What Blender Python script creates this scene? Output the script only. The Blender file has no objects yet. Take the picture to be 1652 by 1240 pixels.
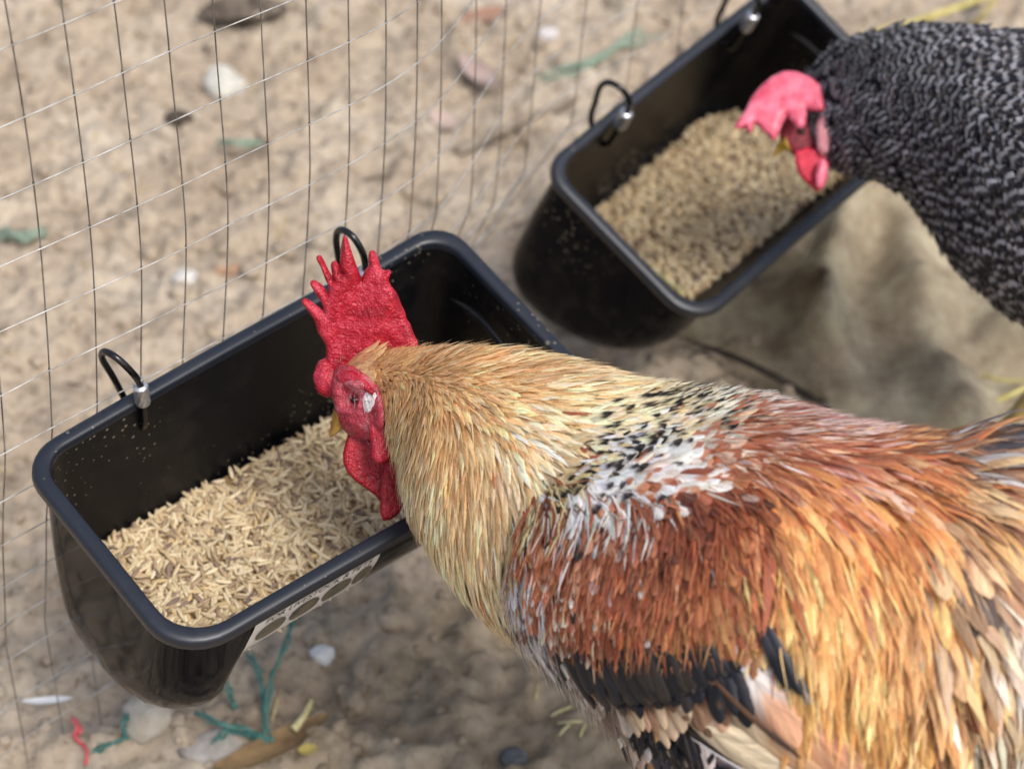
import bpy, bmesh, math, random
import numpy as np
from mathutils import Vector, Matrix
from mathutils.bvhtree import BVHTree
from mathutils import geometry as mgeo

random.seed(7)
rng = np.random.default_rng(11)
scene = bpy.context.scene
COL = scene.collection

# ------------------------------------------------------------------ camera
W, H = 1652.0, 1240.0            # pixel frame the photograph was measured in
FPX, PITCH, CAMZ = 3000.0, math.radians(42.0), 1.02
cam_d = bpy.data.cameras.new('camera')
cam = bpy.data.objects.new('camera', cam_d)
COL.objects.link(cam)
cam.location = (0, 0, CAMZ)
cam.rotation_euler = (math.pi / 2 - PITCH, 0, 0)
cam_d.sensor_width = 36.0
cam_d.lens = 36.0 * FPX / W
cam_d.clip_start, cam_d.clip_end = 0.05, 200.0
cam_d.dof.use_dof = True
cam_d.dof.focus_distance = 0.985
cam_d.dof.aperture_fstop = 6.2
scene.camera = cam

# ------------------------------------------------------------------ sky and sun
SUN_AZ, SUN_EL = math.radians(138.0), math.radians(56.0)   # from the right, on the camera's side
world = bpy.data.worlds.new('World')
scene.world = world
world.use_nodes = True
wn, wl = world.node_tree.nodes, world.node_tree.links
wn.clear()
wo = wn.new('ShaderNodeOutputWorld')
wb = wn.new('ShaderNodeBackground')
ws = wn.new('ShaderNodeTexSky')
ws.sky_type = 'NISHITA'
ws.sun_disc = False
ws.sun_elevation = SUN_EL
ws.sun_rotation = SUN_AZ
ws.dust_density = 4.0
wh = wn.new('ShaderNodeHueSaturation')
wh.inputs['Saturation'].default_value = 0.75
wl.new(ws.outputs[0], wh.inputs['Color'])
wl.new(wh.outputs[0], wb.inputs['Color'])
wb.inputs['Strength'].default_value = 0.15
wl.new(wb.outputs[0], wo.inputs['Surface'])
sun_d = bpy.data.lights.new('sun', 'SUN')
sun_d.energy = 1.5
sun_d.angle = math.radians(22.0)
sun_d.color = (1.0, 0.985, 0.955)
sun = bpy.data.objects.new('sun', sun_d)
COL.objects.link(sun)
sdir = Vector((math.sin(SUN_AZ) * math.cos(SUN_EL), math.cos(SUN_AZ) * math.cos(SUN_EL), math.sin(SUN_EL)))
sun.rotation_euler = sdir.to_track_quat('Z', 'Y').to_euler()
scene.view_settings.view_transform = 'Standard'
scene.view_settings.look = 'None'
scene.view_settings.exposure = 0.56
scene.view_settings.gamma = 1.0
scene.render.engine = 'CYCLES'
scene.cycles.use_denoising = True
scene.cycles.max_bounces = 6
scene.cycles.transparent_max_bounces = 6

# ------------------------------------------------------------------ measuring helpers
FW = np.array([0, math.cos(PITCH), -math.sin(PITCH)])
UP = np.array([0, math.sin(PITCH), math.cos(PITCH)])
RT = np.array([1.0, 0, 0])
CAM = np.array([0, 0, CAMZ])


def ray(x, y):
    return FW + RT * ((x - W / 2) / FPX) - UP * ((y - H / 2) / FPX)


def at(x, y, d):                       # a point seen at x, y standing d metres deep
    return CAM + ray(x, y) * d


def gnd(x, y, z=0.0):                  # a point on the level z
    r = ray(x, y)
    return CAM + r * ((z - CAMZ) / r[2])


def proj(P):
    Q = np.asarray(P) - CAM
    d = Q @ FW
    return np.stack([W / 2 + FPX * (Q @ RT) / d, H / 2 - FPX * (Q @ UP) / d, d], -1)


def lin(c):                            # sRGB 0-255 -> linear
    c = np.asarray(c, float) / 255.0
    return np.where(c <= 0.04045, c / 12.92, ((c + 0.055) / 1.055) ** 2.4)


def norm(v):
    v = np.asarray(v, float)
    return v / (np.linalg.norm(v, axis=-1, keepdims=True) + 1e-12)


def hash2(ix, iy, seed):
    n = (ix.astype(np.int64) * 374761393 + iy.astype(np.int64) * 668265263 + seed * 1442695041) & 0x7fffffff
    n = ((n ^ (n >> 13)) * 1274126177) & 0x7fffffff
    n = (n ^ (n >> 16)) & 0x7fffffff
    return n / float(0x7fffffff)


def vnoise(x, y, seed=0):
    x, y = np.broadcast_arrays(np.asarray(x, float), np.asarray(y, float))
    ix, iy = np.floor(x), np.floor(y)
    fx, fy = x - ix, y - iy
    fx, fy = fx * fx * (3 - 2 * fx), fy * fy * (3 - 2 * fy)
    a, b = hash2(ix, iy, seed), hash2(ix + 1, iy, seed)
    c, d = hash2(ix, iy + 1, seed), hash2(ix + 1, iy + 1, seed)
    return (a * (1 - fx) + b * fx) * (1 - fy) + (c * (1 - fx) + d * fx) * fy


def fbm(x, y, oct=4, seed=0, gain=0.5):
    s, a, t = 0, 1.0, 0
    for k in range(oct):
        s = s + a * vnoise(np.asarray(x) * 2 ** k, np.asarray(y) * 2 ** k, seed + 17 * k)
        t += a
        a *= gain
    return s / t


# ------------------------------------------------------------------ object helpers
MATS = {}


def tag(o, label=None, cat=None, group=None, kind=None):
    if label: o['label'] = label
    if cat: o['category'] = cat
    if group: o['group'] = group
    if kind: o['kind'] = kind
    return o


def thing(name, loc, label, cat, group=None, rot=None):
    o = bpy.data.objects.new(name, None)
    o.empty_display_size = 0.02
    m = Matrix.Translation(Vector([float(v) for v in loc]))
    if rot is not None:
        m = m @ rot.to_4x4()
    o.matrix_world = m
    COL.objects.link(o)
    MATS[o.name] = m
    return tag(o, label, cat, group)


def mesh(name, V, F, mat=None, parent=None, rel=False, smooth=True, attrs=None, uv=None):
    """one mesh object; rel=False: V in world coordinates even under a parent"""
    me = bpy.data.meshes.new(name)
    V = np.asarray(V, float)
    F = F.tolist() if isinstance(F, np.ndarray) else F
    me.from_pydata(V.tolist(), [], F)
    if smooth:
        me.polygons.foreach_set('use_smooth', [True] * len(me.polygons))
    if attrs:
        for k, a in attrs.items():
            a = np.asarray(a, np.float32)
            if a.ndim == 2:
                at_ = me.attributes.new(k, 'FLOAT_COLOR', 'POINT')
                if a.shape[1] == 3:
                    a = np.c_[a, np.ones(len(a), np.float32)]
                at_.data.foreach_set('color', a.astype(np.float32).ravel())
            else:
                at_ = me.attributes.new(k, 'FLOAT', 'POINT')
                at_.data.foreach_set('value', a.ravel())
    if mat: me.materials.append(mat)
    me.update()
    o = bpy.data.objects.new(name, me)
    COL.objects.link(o)
    put(o, parent, rel)
    return o


def put(o, parent, rel=False):
    if parent is None:
        return o
    o.parent = parent
    if not rel:
        # a parent that is itself a world-coordinate part has an identity world matrix
        o.matrix_parent_inverse = MATS.get(parent.name, Matrix.Identity(4)).inverted()
    return o


def tube(path, rad, sides=8, closed=False):
    P = np.asarray(path, float)
    n = len(P)
    r = np.full(n, rad) if np.isscalar(rad) else np.asarray(rad, float)
    if closed:
        T = norm(np.roll(P, -1, 0) - np.roll(P, 1, 0))
    else:
        T = norm(np.gradient(P, axis=0))
    ref = np.array([0.31, 0.17, 0.93])
    N = norm(np.cross(T[0], ref))
    V = []
    for i in range(n):
        N = norm(N - T[i] * (N @ T[i]))
        B = np.cross(T[i], N)
        a = np.arange(sides) * 2 * math.pi / sides
        V.append(P[i] + r[i] * (np.cos(a)[:, None] * N + np.sin(a)[:, None] * B))
    V = np.concatenate(V)
    F = []
    m = n if closed else n - 1
    for i in range(m):
        j = (i + 1) % n
        for k in range(sides):
            l = (k + 1) % sides
            F.append([i * sides + k, i * sides + l, j * sides + l, j * sides + k])
    if not closed:
        F.append(list(range(sides))[::-1])
        F.append([(n - 1) * sides + k for k in range(sides)])
    return V, F


def joinvf(parts):
    V, F, o = [], [], 0
    for v, f in parts:
        V.append(np.asarray(v, float))
        F += [[i + o for i in q] for q in f]
        o += len(v)
    return np.concatenate(V), F


def catmull(P, n, closed=False):
    P = np.asarray(P, float)
    m = len(P)
    out = []
    seg = m if closed else m - 1
    t = np.linspace(0, seg, n, endpoint=not closed)
    for u in t:
        i = min(int(u), seg - 1)
        f = u - i
        if closed:
            p0, p1, p2, p3 = P[(i - 1) % m], P[i % m], P[(i + 1) % m], P[(i + 2) % m]
        else:
            p0 = P[i - 1] if i > 0 else 2 * P[0] - P[1]
            p1, p2 = P[i], P[i + 1]
            p3 = P[i + 2] if i + 2 < m else 2 * P[-1] - P[-2]
        out.append(0.5 * ((2 * p1) + (-p0 + p2) * f + (2 * p0 - 5 * p1 + 4 * p2 - p3) * f * f + (-p0 + 3 * p1 - 3 * p2 + p3) * f ** 3))
    return np.array(out)


def in_poly(x, y, poly):
    x, y = np.asarray(x, float), np.asarray(y, float)
    ins = np.zeros(x.shape, bool)
    n = len(poly)
    for i in range(n):
        x1, y1 = poly[i]
        x2, y2 = poly[(i + 1) % n]
        c = ((y1 > y) != (y2 > y)) & (x < (x2 - x1) * (y - y1) / (y2 - y1 + 1e-12) + x1)
        ins ^= c
    return ins


def poly_dist(x, y, poly):
    p = np.stack([x, y], -1)
    best = np.full(len(p), 1e9)
    n = len(poly)
    for i in range(n):
        a, b = np.array(poly[i], float), np.array(poly[(i + 1) % n], float)
        ab = b - a
        t = np.clip(((p - a) @ ab) / (ab @ ab + 1e-12), 0, 1)
        best = np.minimum(best, np.linalg.norm(p - (a + t[:, None] * ab), axis=1))
    return best


def fill_outline(poly, step):
    """triangulate the inside of a 2-D outline with evenly spread points; returns pts, tris, distance to the edge"""
    poly = np.asarray(poly, float)
    b = []
    for i in range(len(poly)):
        p, q = poly[i], poly[(i + 1) % len(poly)]
        k = max(1, int(np.linalg.norm(q - p) / step + 0.5))
        for j in range(k):
            b.append(p + (q - p) * j / k)
    b = np.array(b)
    lo, hi = b.min(0), b.max(0)
    gx, gy = np.meshgrid(np.arange(lo[0], hi[0], step), np.arange(lo[1], hi[1], step * 0.866))
    gx = gx + (np.arange(gx.shape[0]) % 2)[:, None] * step / 2
    gx, gy = gx.ravel(), gy.ravel()
    k = in_poly(gx, gy, b)
    gx, gy = gx[k], gy[k]
    d = poly_dist(gx, gy, b) if len(gx) else np.zeros(0)
    k = d > step * 0.6
    pts = np.concatenate([b, np.c_[gx[k], gy[k]]])
    nb = len(b)
    vs = [Vector((float(p[0]), float(p[1]))) for p in pts]
    ed = [(i, (i + 1) % nb) for i in range(nb)]
    r = mgeo.delaunay_2d_cdt(vs, ed, [list(range(nb))], 1, 1e-9)
    pts = np.array([[v.x, v.y] for v in r[0]])
    tris = [list(f) for f in r[2]]
    dist = poly_dist(pts[:, 0], pts[:, 1], b)
    return pts, tris, dist


def slab(poly, step, place, thick, rnd, bump=None):
    """a solid with a rounded edge from an outline: place(x, y) -> (point, normal) arrays"""
    pts, tris, d = fill_outline(poly, step)
    P, N = place(pts[:, 0], pts[:, 1])
    t = np.clip(d / rnd, 0, 1)
    h = thick / 2 * np.sqrt(np.clip(1 - (1 - t) ** 2, 0, 1))
    hb = h.copy()
    if bump is not None:
        h = h + bump(pts[:, 0], pts[:, 1]) * t
        hb = hb + bump(pts[:, 0] + 37, pts[:, 1] + 11) * t
    n = len(pts)
    V = np.concatenate([P + N * h[:, None], P - N * hb[:, None]])
    edge = d < 1e-7
    idx = np.arange(n) + n
    idx[edge] = np.arange(n)[edge]
    F = []
    for a, b_, c in tris:
        F.append([a, b_, c])
        F.append([int(idx[a]), int(idx[c]), int(idx[b_])])
    nrm = np.cross(V[F[0][1]] - V[F[0][0]], V[F[0][2]] - V[F[0][0]])
    if nrm @ N[F[0][0]] < 0:
        F = [f[::-1] for f in F]
    return V, F


# ------------------------------------------------------------------ material helpers
def new_mat(name):
    m = bpy.data.materials.new(name)
    m.use_nodes = True
    nt = m.node_tree
    b = nt.nodes['Principled BSDF']
    return m, nt, b


def nd(nt, t, **kw):
    n = nt.nodes.new(t)
    for k, v in kw.items():
        if k in n.inputs.keys() if hasattr(n.inputs, 'keys') else False:
            n.inputs[k].default_value = v
        else:
            setattr(n, k, v)
    return n


def noise_node(nt, scale, detail=4.0, rough=0.55, coord=None, dim='3D'):
    n = nt.nodes.new('ShaderNodeTexNoise')
    n.noise_dimensions = dim
    n.inputs['Scale'].default_value = scale
    n.inputs['Detail'].default_value = detail
    n.inputs['Roughness'].default_value = rough
    if coord is not None:
        nt.links.new(coord, n.inputs['Vector'])
    return n


def ramp(nt, src, stops):
    r = nt.nodes.new('ShaderNodeValToRGB')
    e = r.color_ramp.elements
    while len(e) > 1: e.remove(e[-1])
    e[0].position = stops[0][0]
    e[0].color = (*stops[0][1], 1)
    for p, c in stops[1:]:
        q = e.new(p)
        q.color = (*c, 1)
    nt.links.new(src, r.inputs[0])
    return r


def math_node(nt, op, a, b=None, c=None):
    n = nt.nodes.new('ShaderNodeMath')
    n.operation = op
    for i, v in enumerate((a, b, c)):
        if v is None: continue
        if isinstance(v, (int, float)): n.inputs[i].default_value = v
        else: nt.links.new(v, n.inputs[i])
    return n.outputs[0]


def mixrgb(nt, fac, a, b, mode='MIX'):
    n = nt.nodes.new('ShaderNodeMix')
    n.data_type = 'RGBA'
    n.blend_type = mode
    for s, v in ((n.inputs[0], fac), (n.inputs[6], a), (n.inputs[7], b)):
        if isinstance(v, (int, float)): s.default_value = v
        elif isinstance(v, (tuple, list, np.ndarray)): s.default_value = (*[float(q) for q in v[:3]], 1)
        else: nt.links.new(v, s)
    return n.outputs[2]


def bump_node(nt, bsdf, h, strength, dist):
    b = nt.nodes.new('ShaderNodeBump')
    b.inputs['Strength'].default_value = strength
    b.inputs['Distance'].default_value = dist
    nt.links.new(h, b.inputs['Height'])
    nt.links.new(b.outputs[0], bsdf.inputs['Normal'])
    return b


def obj_coord(nt):
    return nt.nodes.new('ShaderNodeTexCoord').outputs['Object']


def simple_mat(name, c1, c2, scale, rough=0.7, spec=0.3, bump=0.3, bdist=0.002, detail=5.0, metal=0.0, lo=0.35, hi=0.65):
    m, nt, b = new_mat(name)
    co = obj_coord(nt)
    n = noise_node(nt, scale, detail, 0.6, co)
    r = ramp(nt, n.outputs['Fac'], [(lo, tuple(lin(c1))), (hi, tuple(lin(c2)))])
    nt.links.new(r.outputs[0], b.inputs['Base Color'])
    b.inputs['Roughness'].default_value = rough
    b.inputs['Specular IOR Level'].default_value = spec
    b.inputs['Metallic'].default_value = metal
    if bump:
        n2 = noise_node(nt, scale * 3, 5, 0.6, co)
        bump_node(nt, b, n2.outputs['Fac'], bump, bdist)
    return m


# ------------------------------------------------------------------ materials
def mat_soil():
    m, nt, b = new_mat('sandy_soil')
    co = obj_coord(nt)
    n1 = noise_node(nt, 9, 6, 0.6, co)
    n2 = noise_node(nt, 95, 6, 0.7, co)
    n3 = noise_node(nt, 2.3, 3, 0.5, co)
    c = ramp(nt, n1.outputs['Fac'], [(0.3, tuple(lin((148, 132, 114)))), (0.5, tuple(lin((168, 153, 134)))), (0.72, tuple(lin((182, 170, 153))))])
    c2 = ramp(nt, n2.outputs['Fac'], [(0.32, (0.46, 0.43, 0.40)), (0.48, (0.95, 0.95, 0.95)), (0.72, (1.18, 1.17, 1.15))])
    col = mixrgb(nt, 1.0, c.outputs[0], c2.outputs[0], 'MULTIPLY')
    # darker brown oval in the soil near the rooster (a place on the ground, with its own ragged border)
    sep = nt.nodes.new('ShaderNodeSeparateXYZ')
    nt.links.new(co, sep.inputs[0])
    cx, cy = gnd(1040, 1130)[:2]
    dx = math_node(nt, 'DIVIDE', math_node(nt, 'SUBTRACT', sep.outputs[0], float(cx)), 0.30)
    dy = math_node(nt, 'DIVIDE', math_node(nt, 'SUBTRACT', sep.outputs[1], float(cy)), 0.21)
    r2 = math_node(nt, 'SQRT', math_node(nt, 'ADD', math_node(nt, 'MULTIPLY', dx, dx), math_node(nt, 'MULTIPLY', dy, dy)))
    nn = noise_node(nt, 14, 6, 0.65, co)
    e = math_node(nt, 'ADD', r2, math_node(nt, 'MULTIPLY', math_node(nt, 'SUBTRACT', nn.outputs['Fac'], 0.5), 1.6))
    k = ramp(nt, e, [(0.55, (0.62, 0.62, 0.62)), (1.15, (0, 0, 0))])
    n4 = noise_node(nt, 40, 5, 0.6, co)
    dark_soil = ramp(nt, n4.outputs['Fac'], [(0.34, tuple(lin((78, 69, 55)))), (0.5, tuple(lin((120, 108, 88)))), (0.62, tuple(lin((142, 129, 108)))), (0.78, tuple(lin((156, 145, 123))))])
    col = mixrgb(nt, k.outputs[0], col, dark_soil.outputs[0])
    nt.links.new(col, b.inputs['Base Color'])
    b.inputs['Roughness'].default_value = 0.95
    b.inputs['Specular IOR Level'].default_value = 0.1
    n5 = noise_node(nt, 260, 4, 0.7, co)
    bump_node(nt, b, n5.outputs['Fac'], 0.7, 0.0015)
    return m


def mat_plastic(name, dust, rough, spec, glossy=False, base=(0.0036, 0.0042, 0.0060)):
    m, nt, b = new_mat(name)
    co = obj_coord(nt)
    n = noise_node(nt, 28, 6, 0.7, co)
    v = nt.nodes.new('ShaderNodeTexVoronoi')
    v.inputs['Scale'].default_value = 190
    nt.links.new(co, v.inputs['Vector'])
    n0 = noise_node(nt, 9, 3, 0.5, co)
    spot = math_node(nt, 'LESS_THAN', v.outputs['Distance'], math_node(nt, 'MULTIPLY', math_node(nt, 'SUBTRACT', n0.outputs['Fac'], 0.45), 1.1))
    haze = ramp(nt, n.outputs['Fac'], [(0.5, (0, 0, 0)), (0.8, (1, 1, 1))])
    f = math_node(nt, 'ADD', math_node(nt, 'MULTIPLY', haze.outputs[0], 0.10 * dust), math_node(nt, 'MULTIPLY', spot, 0.9 * dust))
    col = mixrgb(nt, f, base, tuple(lin((176, 160, 138))))
    nt.links.new(col, b.inputs['Base Color'])
    r = math_node(nt, 'ADD', math_node(nt, 'MULTIPLY', n.outputs['Fac'], 0.04 if glossy else 0.14), rough - (0.02 if glossy else 0.07))
    r = math_node(nt, 'ADD', r, math_node(nt, 'MULTIPLY', f, 0.4))
    nt.links.new(r, b.inputs['Roughness'])
    b.inputs['Specular IOR Level'].default_value = spec
    if glossy: b.inputs['IOR'].default_value = 1.22
    if glossy:
        n7 = noise_node(nt, 14, 2, 0.5, co)             # slight waviness of the moulding
        bump_node(nt, b, n7.outputs['Fac'], 0.10, 0.004)
    else:
        n6 = noise_node(nt, 700, 2, 0.5, co)
        bump_node(nt, b, n6.outputs['Fac'], 0.06, 0.0006)
    return m


def mat_attr(name, rough=0.6, spec=0.3, nscale=350, namt=0.35, bump=0.3, bdist=0.0006, sss=0.0):
    """colour from the point attribute 'col', with fine grain"""
    m, nt, b = new_mat(name)
    a = nt.nodes.new('ShaderNodeAttribute')
    a.attribute_name = 'col'
    co = obj_coord(nt)
    n = noise_node(nt, nscale, 4, 0.6, co)
    f = ramp(nt, n.outputs['Fac'], [(0.3, (1 - namt,) * 3), (0.7, (1 + namt * 0.6,) * 3)])
    c = mixrgb(nt, 1.0, a.outputs['Color'], f.outputs[0], 'MULTIPLY')
    nt.links.new(c, b.inputs['Base Color'])
    b.inputs['Roughness'].default_value = rough
    b.inputs['Specular IOR Level'].default_value = spec
    if sss:
        b.inputs['Subsurface Weight'].default_value = sss
        b.inputs['Subsurface Radius'].default_value = (1.0, 0.3, 0.25)
        b.inputs['Subsurface Scale'].default_value = 0.003
    if bump:
        bump_node(nt, b, n.outputs['Fac'], bump, bdist)
    return m


def mat_feather(name, rough=0.5, trans=0.25, shaft_amt=0.22):
    """c0 -> c1 along the feather at 'thr', barbs as fine slanted streaks, pale shaft; fuv = (across -1..1, along 0..1, seed)"""
    m, nt, b = new_mat(name)
    a0 = nt.nodes.new('ShaderNodeAttribute'); a0.attribute_name = 'c0'
    a1 = nt.nodes.new('ShaderNodeAttribute'); a1.attribute_name = 'c1'
    au = nt.nodes.new('ShaderNodeAttribute'); au.attribute_name = 'fuv'
    ap = nt.nodes.new('ShaderNodeAttribute'); ap.attribute_name = 'fpar'     # thr, bars, length/width, softness
    s = nt.nodes.new('ShaderNodeSeparateXYZ'); nt.links.new(au.outputs['Vector'], s.inputs[0])
    p = nt.nodes.new('ShaderNodeSeparateXYZ'); nt.links.new(ap.outputs['Vector'], p.inputs[0])
    u = math_node(nt, 'SUBTRACT', math_node(nt, 'MULTIPLY', s.outputs[0], 2.0), 1.0)
    absu = math_node(nt, 'ABSOLUTE', u)
    v, seed = s.outputs[1], s.outputs[2]
    # barb coordinate: slants back from the shaft
    bc = math_node(nt, 'SUBTRACT', math_node(nt, 'MULTIPLY', v, math_node(nt, 'MULTIPLY', p.outputs[2], 10.0)), math_node(nt, 'MULTIPLY', absu, 0.9))
    cx = nt.nodes.new('ShaderNodeCombineXYZ')
    nt.links.new(math_node(nt, 'MULTIPLY', bc, 5.0), cx.inputs[0])
    nt.links.new(math_node(nt, 'MULTIPLY', absu, 0.7), cx.inputs[1])
    nt.links.new(math_node(nt, 'MULTIPLY', seed, 91.0), cx.inputs[2])
    n = noise_node(nt, 1.0, 3, 0.6, cx.outputs[0])
    streak = n.outputs['Fac']
    # long streaks running with the feather
    cy = nt.nodes.new('ShaderNodeCombineXYZ')
    nt.links.new(math_node(nt, 'MULTIPLY', u, 3.2), cy.inputs[0])
    nt.links.new(math_node(nt, 'MULTIPLY', v, 1.2), cy.inputs[1])
    nt.links.new(math_node(nt, 'MULTIPLY', seed, 53.0), cy.inputs[2])
    n2 = noise_node(nt, 1.0, 2, 0.5, cy.outputs[0])
    # tip mark
    e = math_node(nt, 'ADD', v, math_node(nt, 'MULTIPLY', math_node(nt, 'SUBTRACT', streak, 0.5), 0.30))
    e = math_node(nt, 'SUBTRACT', e, math_node(nt, 'MULTIPLY', absu, 0.10))
    k = nt.nodes.new('ShaderNodeMapRange'); k.interpolation_type = 'SMOOTHSTEP'
    nt.links.new(e, k.inputs[0])
    nt.links.new(math_node(nt, 'SUBTRACT', p.outputs[0], 0.09), k.inputs[1])
    nt.links.new(math_node(nt, 'ADD', p.outputs[0], 0.09), k.inputs[2])
    # cross bars
    bars = math_node(nt, 'SINE', math_node(nt, 'ADD', math_node(nt, 'MULTIPLY', e, math_node(nt, 'MULTIPLY', p.outputs[1], 60.0)), math_node(nt, 'MULTIPLY', seed, 6.28)))
    kb = nt.nodes.new('ShaderNodeMapRange'); kb.interpolation_type = 'SMOOTHSTEP'
    nt.links.new(bars, kb.inputs[0]); kb.inputs[1].default_value = 0.0; kb.inputs[2].default_value = 0.7
    hasb = math_node(nt, 'GREATER_THAN', p.outputs[1], 0.01)
    fac = math_node(nt, 'ADD', math_node(nt, 'MULTIPLY', k.outputs[0], math_node(nt, 'SUBTRACT', 1.0, hasb)), math_node(nt, 'MULTIPLY', kb.outputs[0], hasb))
    col = mixrgb(nt, fac, a0.outputs['Color'], a1.outputs['Color'])
    # pale or dark edges
    lace = math_node(nt, 'MULTIPLY', math_node(nt, 'POWER', absu, 2.2), ap.outputs['Alpha'])
    col = mixrgb(nt, math_node(nt, 'MINIMUM', lace, 1.0), col, a1.outputs['Color'])
    # streak modulation
    f1 = ramp(nt, streak, [(0.28, (0.60, 0.57, 0.54)), (0.5, (0.97, 0.97, 0.97)), (0.72, (1.25, 1.24, 1.2))])
    f2 = ramp(nt, n2.outputs['Fac'], [(0.3, (0.72, 0.70, 0.67)), (0.5, (1, 1, 1)), (0.7, (1.22, 1.2, 1.16))])
    col = mixrgb(nt, 1.0, col, f1.outputs[0], 'MULTIPLY')
    col = mixrgb(nt, 1.0, col, f2.outputs[0], 'MULTIPLY')
    shaft = math_node(nt, 'LESS_THAN', absu, 0.07)
    col = mixrgb(nt, math_node(nt, 'MULTIPLY', shaft, shaft_amt), col, (0.55, 0.42, 0.28))
    nt.links.new(col, b.inputs['Base Color'])
    b.inputs['Roughness'].default_value = rough
    b.inputs['Specular IOR Level'].default_value = 0.28
    bump_node(nt, b, streak, 0.35, 0.0006)
    tr = nt.nodes.new('ShaderNodeBsdfTranslucent')
    nt.links.new(col, tr.inputs['Color'])
    mx = nt.nodes.new('ShaderNodeMixShader')
    mx.inputs[0].default_value = trans
    out = nt.nodes['Material Output']
    nt.links.new(b.outputs[0], mx.inputs[1])
    nt.links.new(tr.outputs[0], mx.inputs[2])
    nt.links.new(mx.outputs[0], out.inputs['Surface'])
    return m


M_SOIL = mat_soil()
M_PLAST = mat_plastic('black_plastic', 0.06, 0.05, 0.12, True)
M_PLAST_IN = mat_plastic('black_plastic_dusty', 0.42, 0.42, 0.14)
M_RIM = mat_plastic('black_plastic_rim', 0.30, 0.40, 0.55, False, (0.0075, 0.0105, 0.0175))
M_GRAIN = mat_attr('unhusked_rice', 0.6, 0.3, 900, 0.25, 0.3, 0.0003)
M_FEATHER = mat_feather('feather', 0.5, 0.22)
M_FEATHER_GLOSS = mat_feather('glossy_feather', 0.3, 0.05, 0.12)
M_FEATHER_BLACK = mat_feather('black_feather', 0.42, 0.0, 0.0)
M_SKINCOL = mat_attr('down_under_plumage', 0.9, 0.1, 500, 0.4, 0.3, 0.001)
M_WIRE_DARK = simple_mat('weathered_wire', (84, 80, 76), (134, 130, 124), 60, 0.45, 0.5, 0.2, 0.0004, metal=0.4)
M_WIRE = simple_mat('galvanised_wire', (136, 132, 126), (200, 198, 194), 60, 0.4, 0.5, 0.2, 0.0004, metal=0.5)
M_BLACKMETAL = simple_mat('black_enamel', (10, 10, 12), (20, 20, 22), 300, 0.22, 0.5, 0.05, 0.0003)
M_ALU = simple_mat('bright_aluminium', (176, 178, 182), (214, 215, 218), 400, 0.3, 0.5, 0.1, 0.0003, metal=0.85)


def mat_comb(name, base, pale, dark, sss=0.12):
    m, nt, b = new_mat(name)
    co = obj_coord(nt)
    v = nt.nodes.new('ShaderNodeTexVoronoi'); v.inputs['Scale'].default_value = 820
    nt.links.new(co, v.inputs['Vector'])
    n = noise_node(nt, 75, 6, 0.7, co)
    n2 = noise_node(nt, 500, 3, 0.6, co)
    c = ramp(nt, n.outputs['Fac'], [(0.3, tuple(lin(dark))), (0.5, tuple(lin(base))), (0.75, tuple(lin(pale)))])
    sp = ramp(nt, v.outputs['Distance'], [(0.15, (1.25, 1.2, 1.22)), (0.55, (0.8, 0.74, 0.76))])
    col = mixrgb(nt, 1.0, c.outputs[0], sp.outputs[0], 'MULTIPLY')
    nt.links.new(col, b.inputs['Base Color'])
    b.inputs['Roughness'].default_value = 0.42
    b.inputs['Specular IOR Level'].default_value = 0.45
    b.inputs['Subsurface Weight'].default_value = sss
    b.inputs['Subsurface Radius'].default_value = (1.0, 0.2, 0.2)
    b.inputs['Subsurface Scale'].default_value = 0.003
    h = math_node(nt, 'SUBTRACT', math_node(nt, 'MULTIPLY', n2.outputs['Fac'], 0.6), v.outputs['Distance'])
    bump_node(nt, b, h, 0.6, 0.0009)
    return m


M_COMB = mat_comb('red_comb_skin', (168, 20, 42), (208, 78, 96), (118, 8, 24))
M_FACE = mat_comb('rough_pink_face_skin', (172, 62, 74), (206, 144, 148), (132, 26, 40))
M_WATTLE = mat_comb('dark_red_wattle_skin', (152, 12, 28), (184, 36, 52), (104, 4, 14), 0.05)
M_BEAK = simple_mat('horn_beak', (128, 92, 40), (178, 140, 72), 120, 0.35, 0.5, 0.1, 0.0005)
M_LOBE = simple_mat('white_earlobe_fluff', (196, 176, 174), (236, 228, 226), 400, 0.85, 0.1, 0.8, 0.002)
M_EYE = simple_mat('dark_eye', (26, 12, 10), (52, 26, 18), 400, 0.3, 0.4, 0)
M_HENCOMB = simple_mat('pink_hen_comb', (190, 62, 86), (222, 116, 136), 90, 0.4, 0.4, 0.4, 0.001)
M_HENDARK = simple_mat('dark_hen_face', (92, 30, 36), (150, 50, 60), 120, 0.6, 0.3, 0.5, 0.001)
M_HENLOBE = simple_mat('dull_pink_earlobe', (176, 110, 118), (206, 146, 150), 120, 0.6, 0.3, 0.5, 0.001)
M_SHANK = simple_mat('yellow_grey_shank_scales', (150, 130, 84), (186, 164, 104), 200, 0.6, 0.3, 0.6, 0.001)

# ------------------------------------------------------------------ ground
print('ground')


def ground_h(x, y):
    # clumpy trodden sand: soft swells, footprints, crumbs
    h = (fbm(x * 3.1 + 5, y * 3.1, 3, 3) - 0.5) * 0.034
    b1 = np.abs(fbm(x * 15, y * 15 + 3, 3, 9) - 0.5) * 2
    h = h + (0.22 - b1) * 0.026
    b2 = fbm(x * 40, y * 40, 4, 21, 0.6)
    h = h + (np.clip(b2, 0.44, 1) - 0.5) * 0.036
    h = h + (fbm(x * 120, y * 120, 2, 33) - 0.5) * 0.0100
    return h


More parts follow.
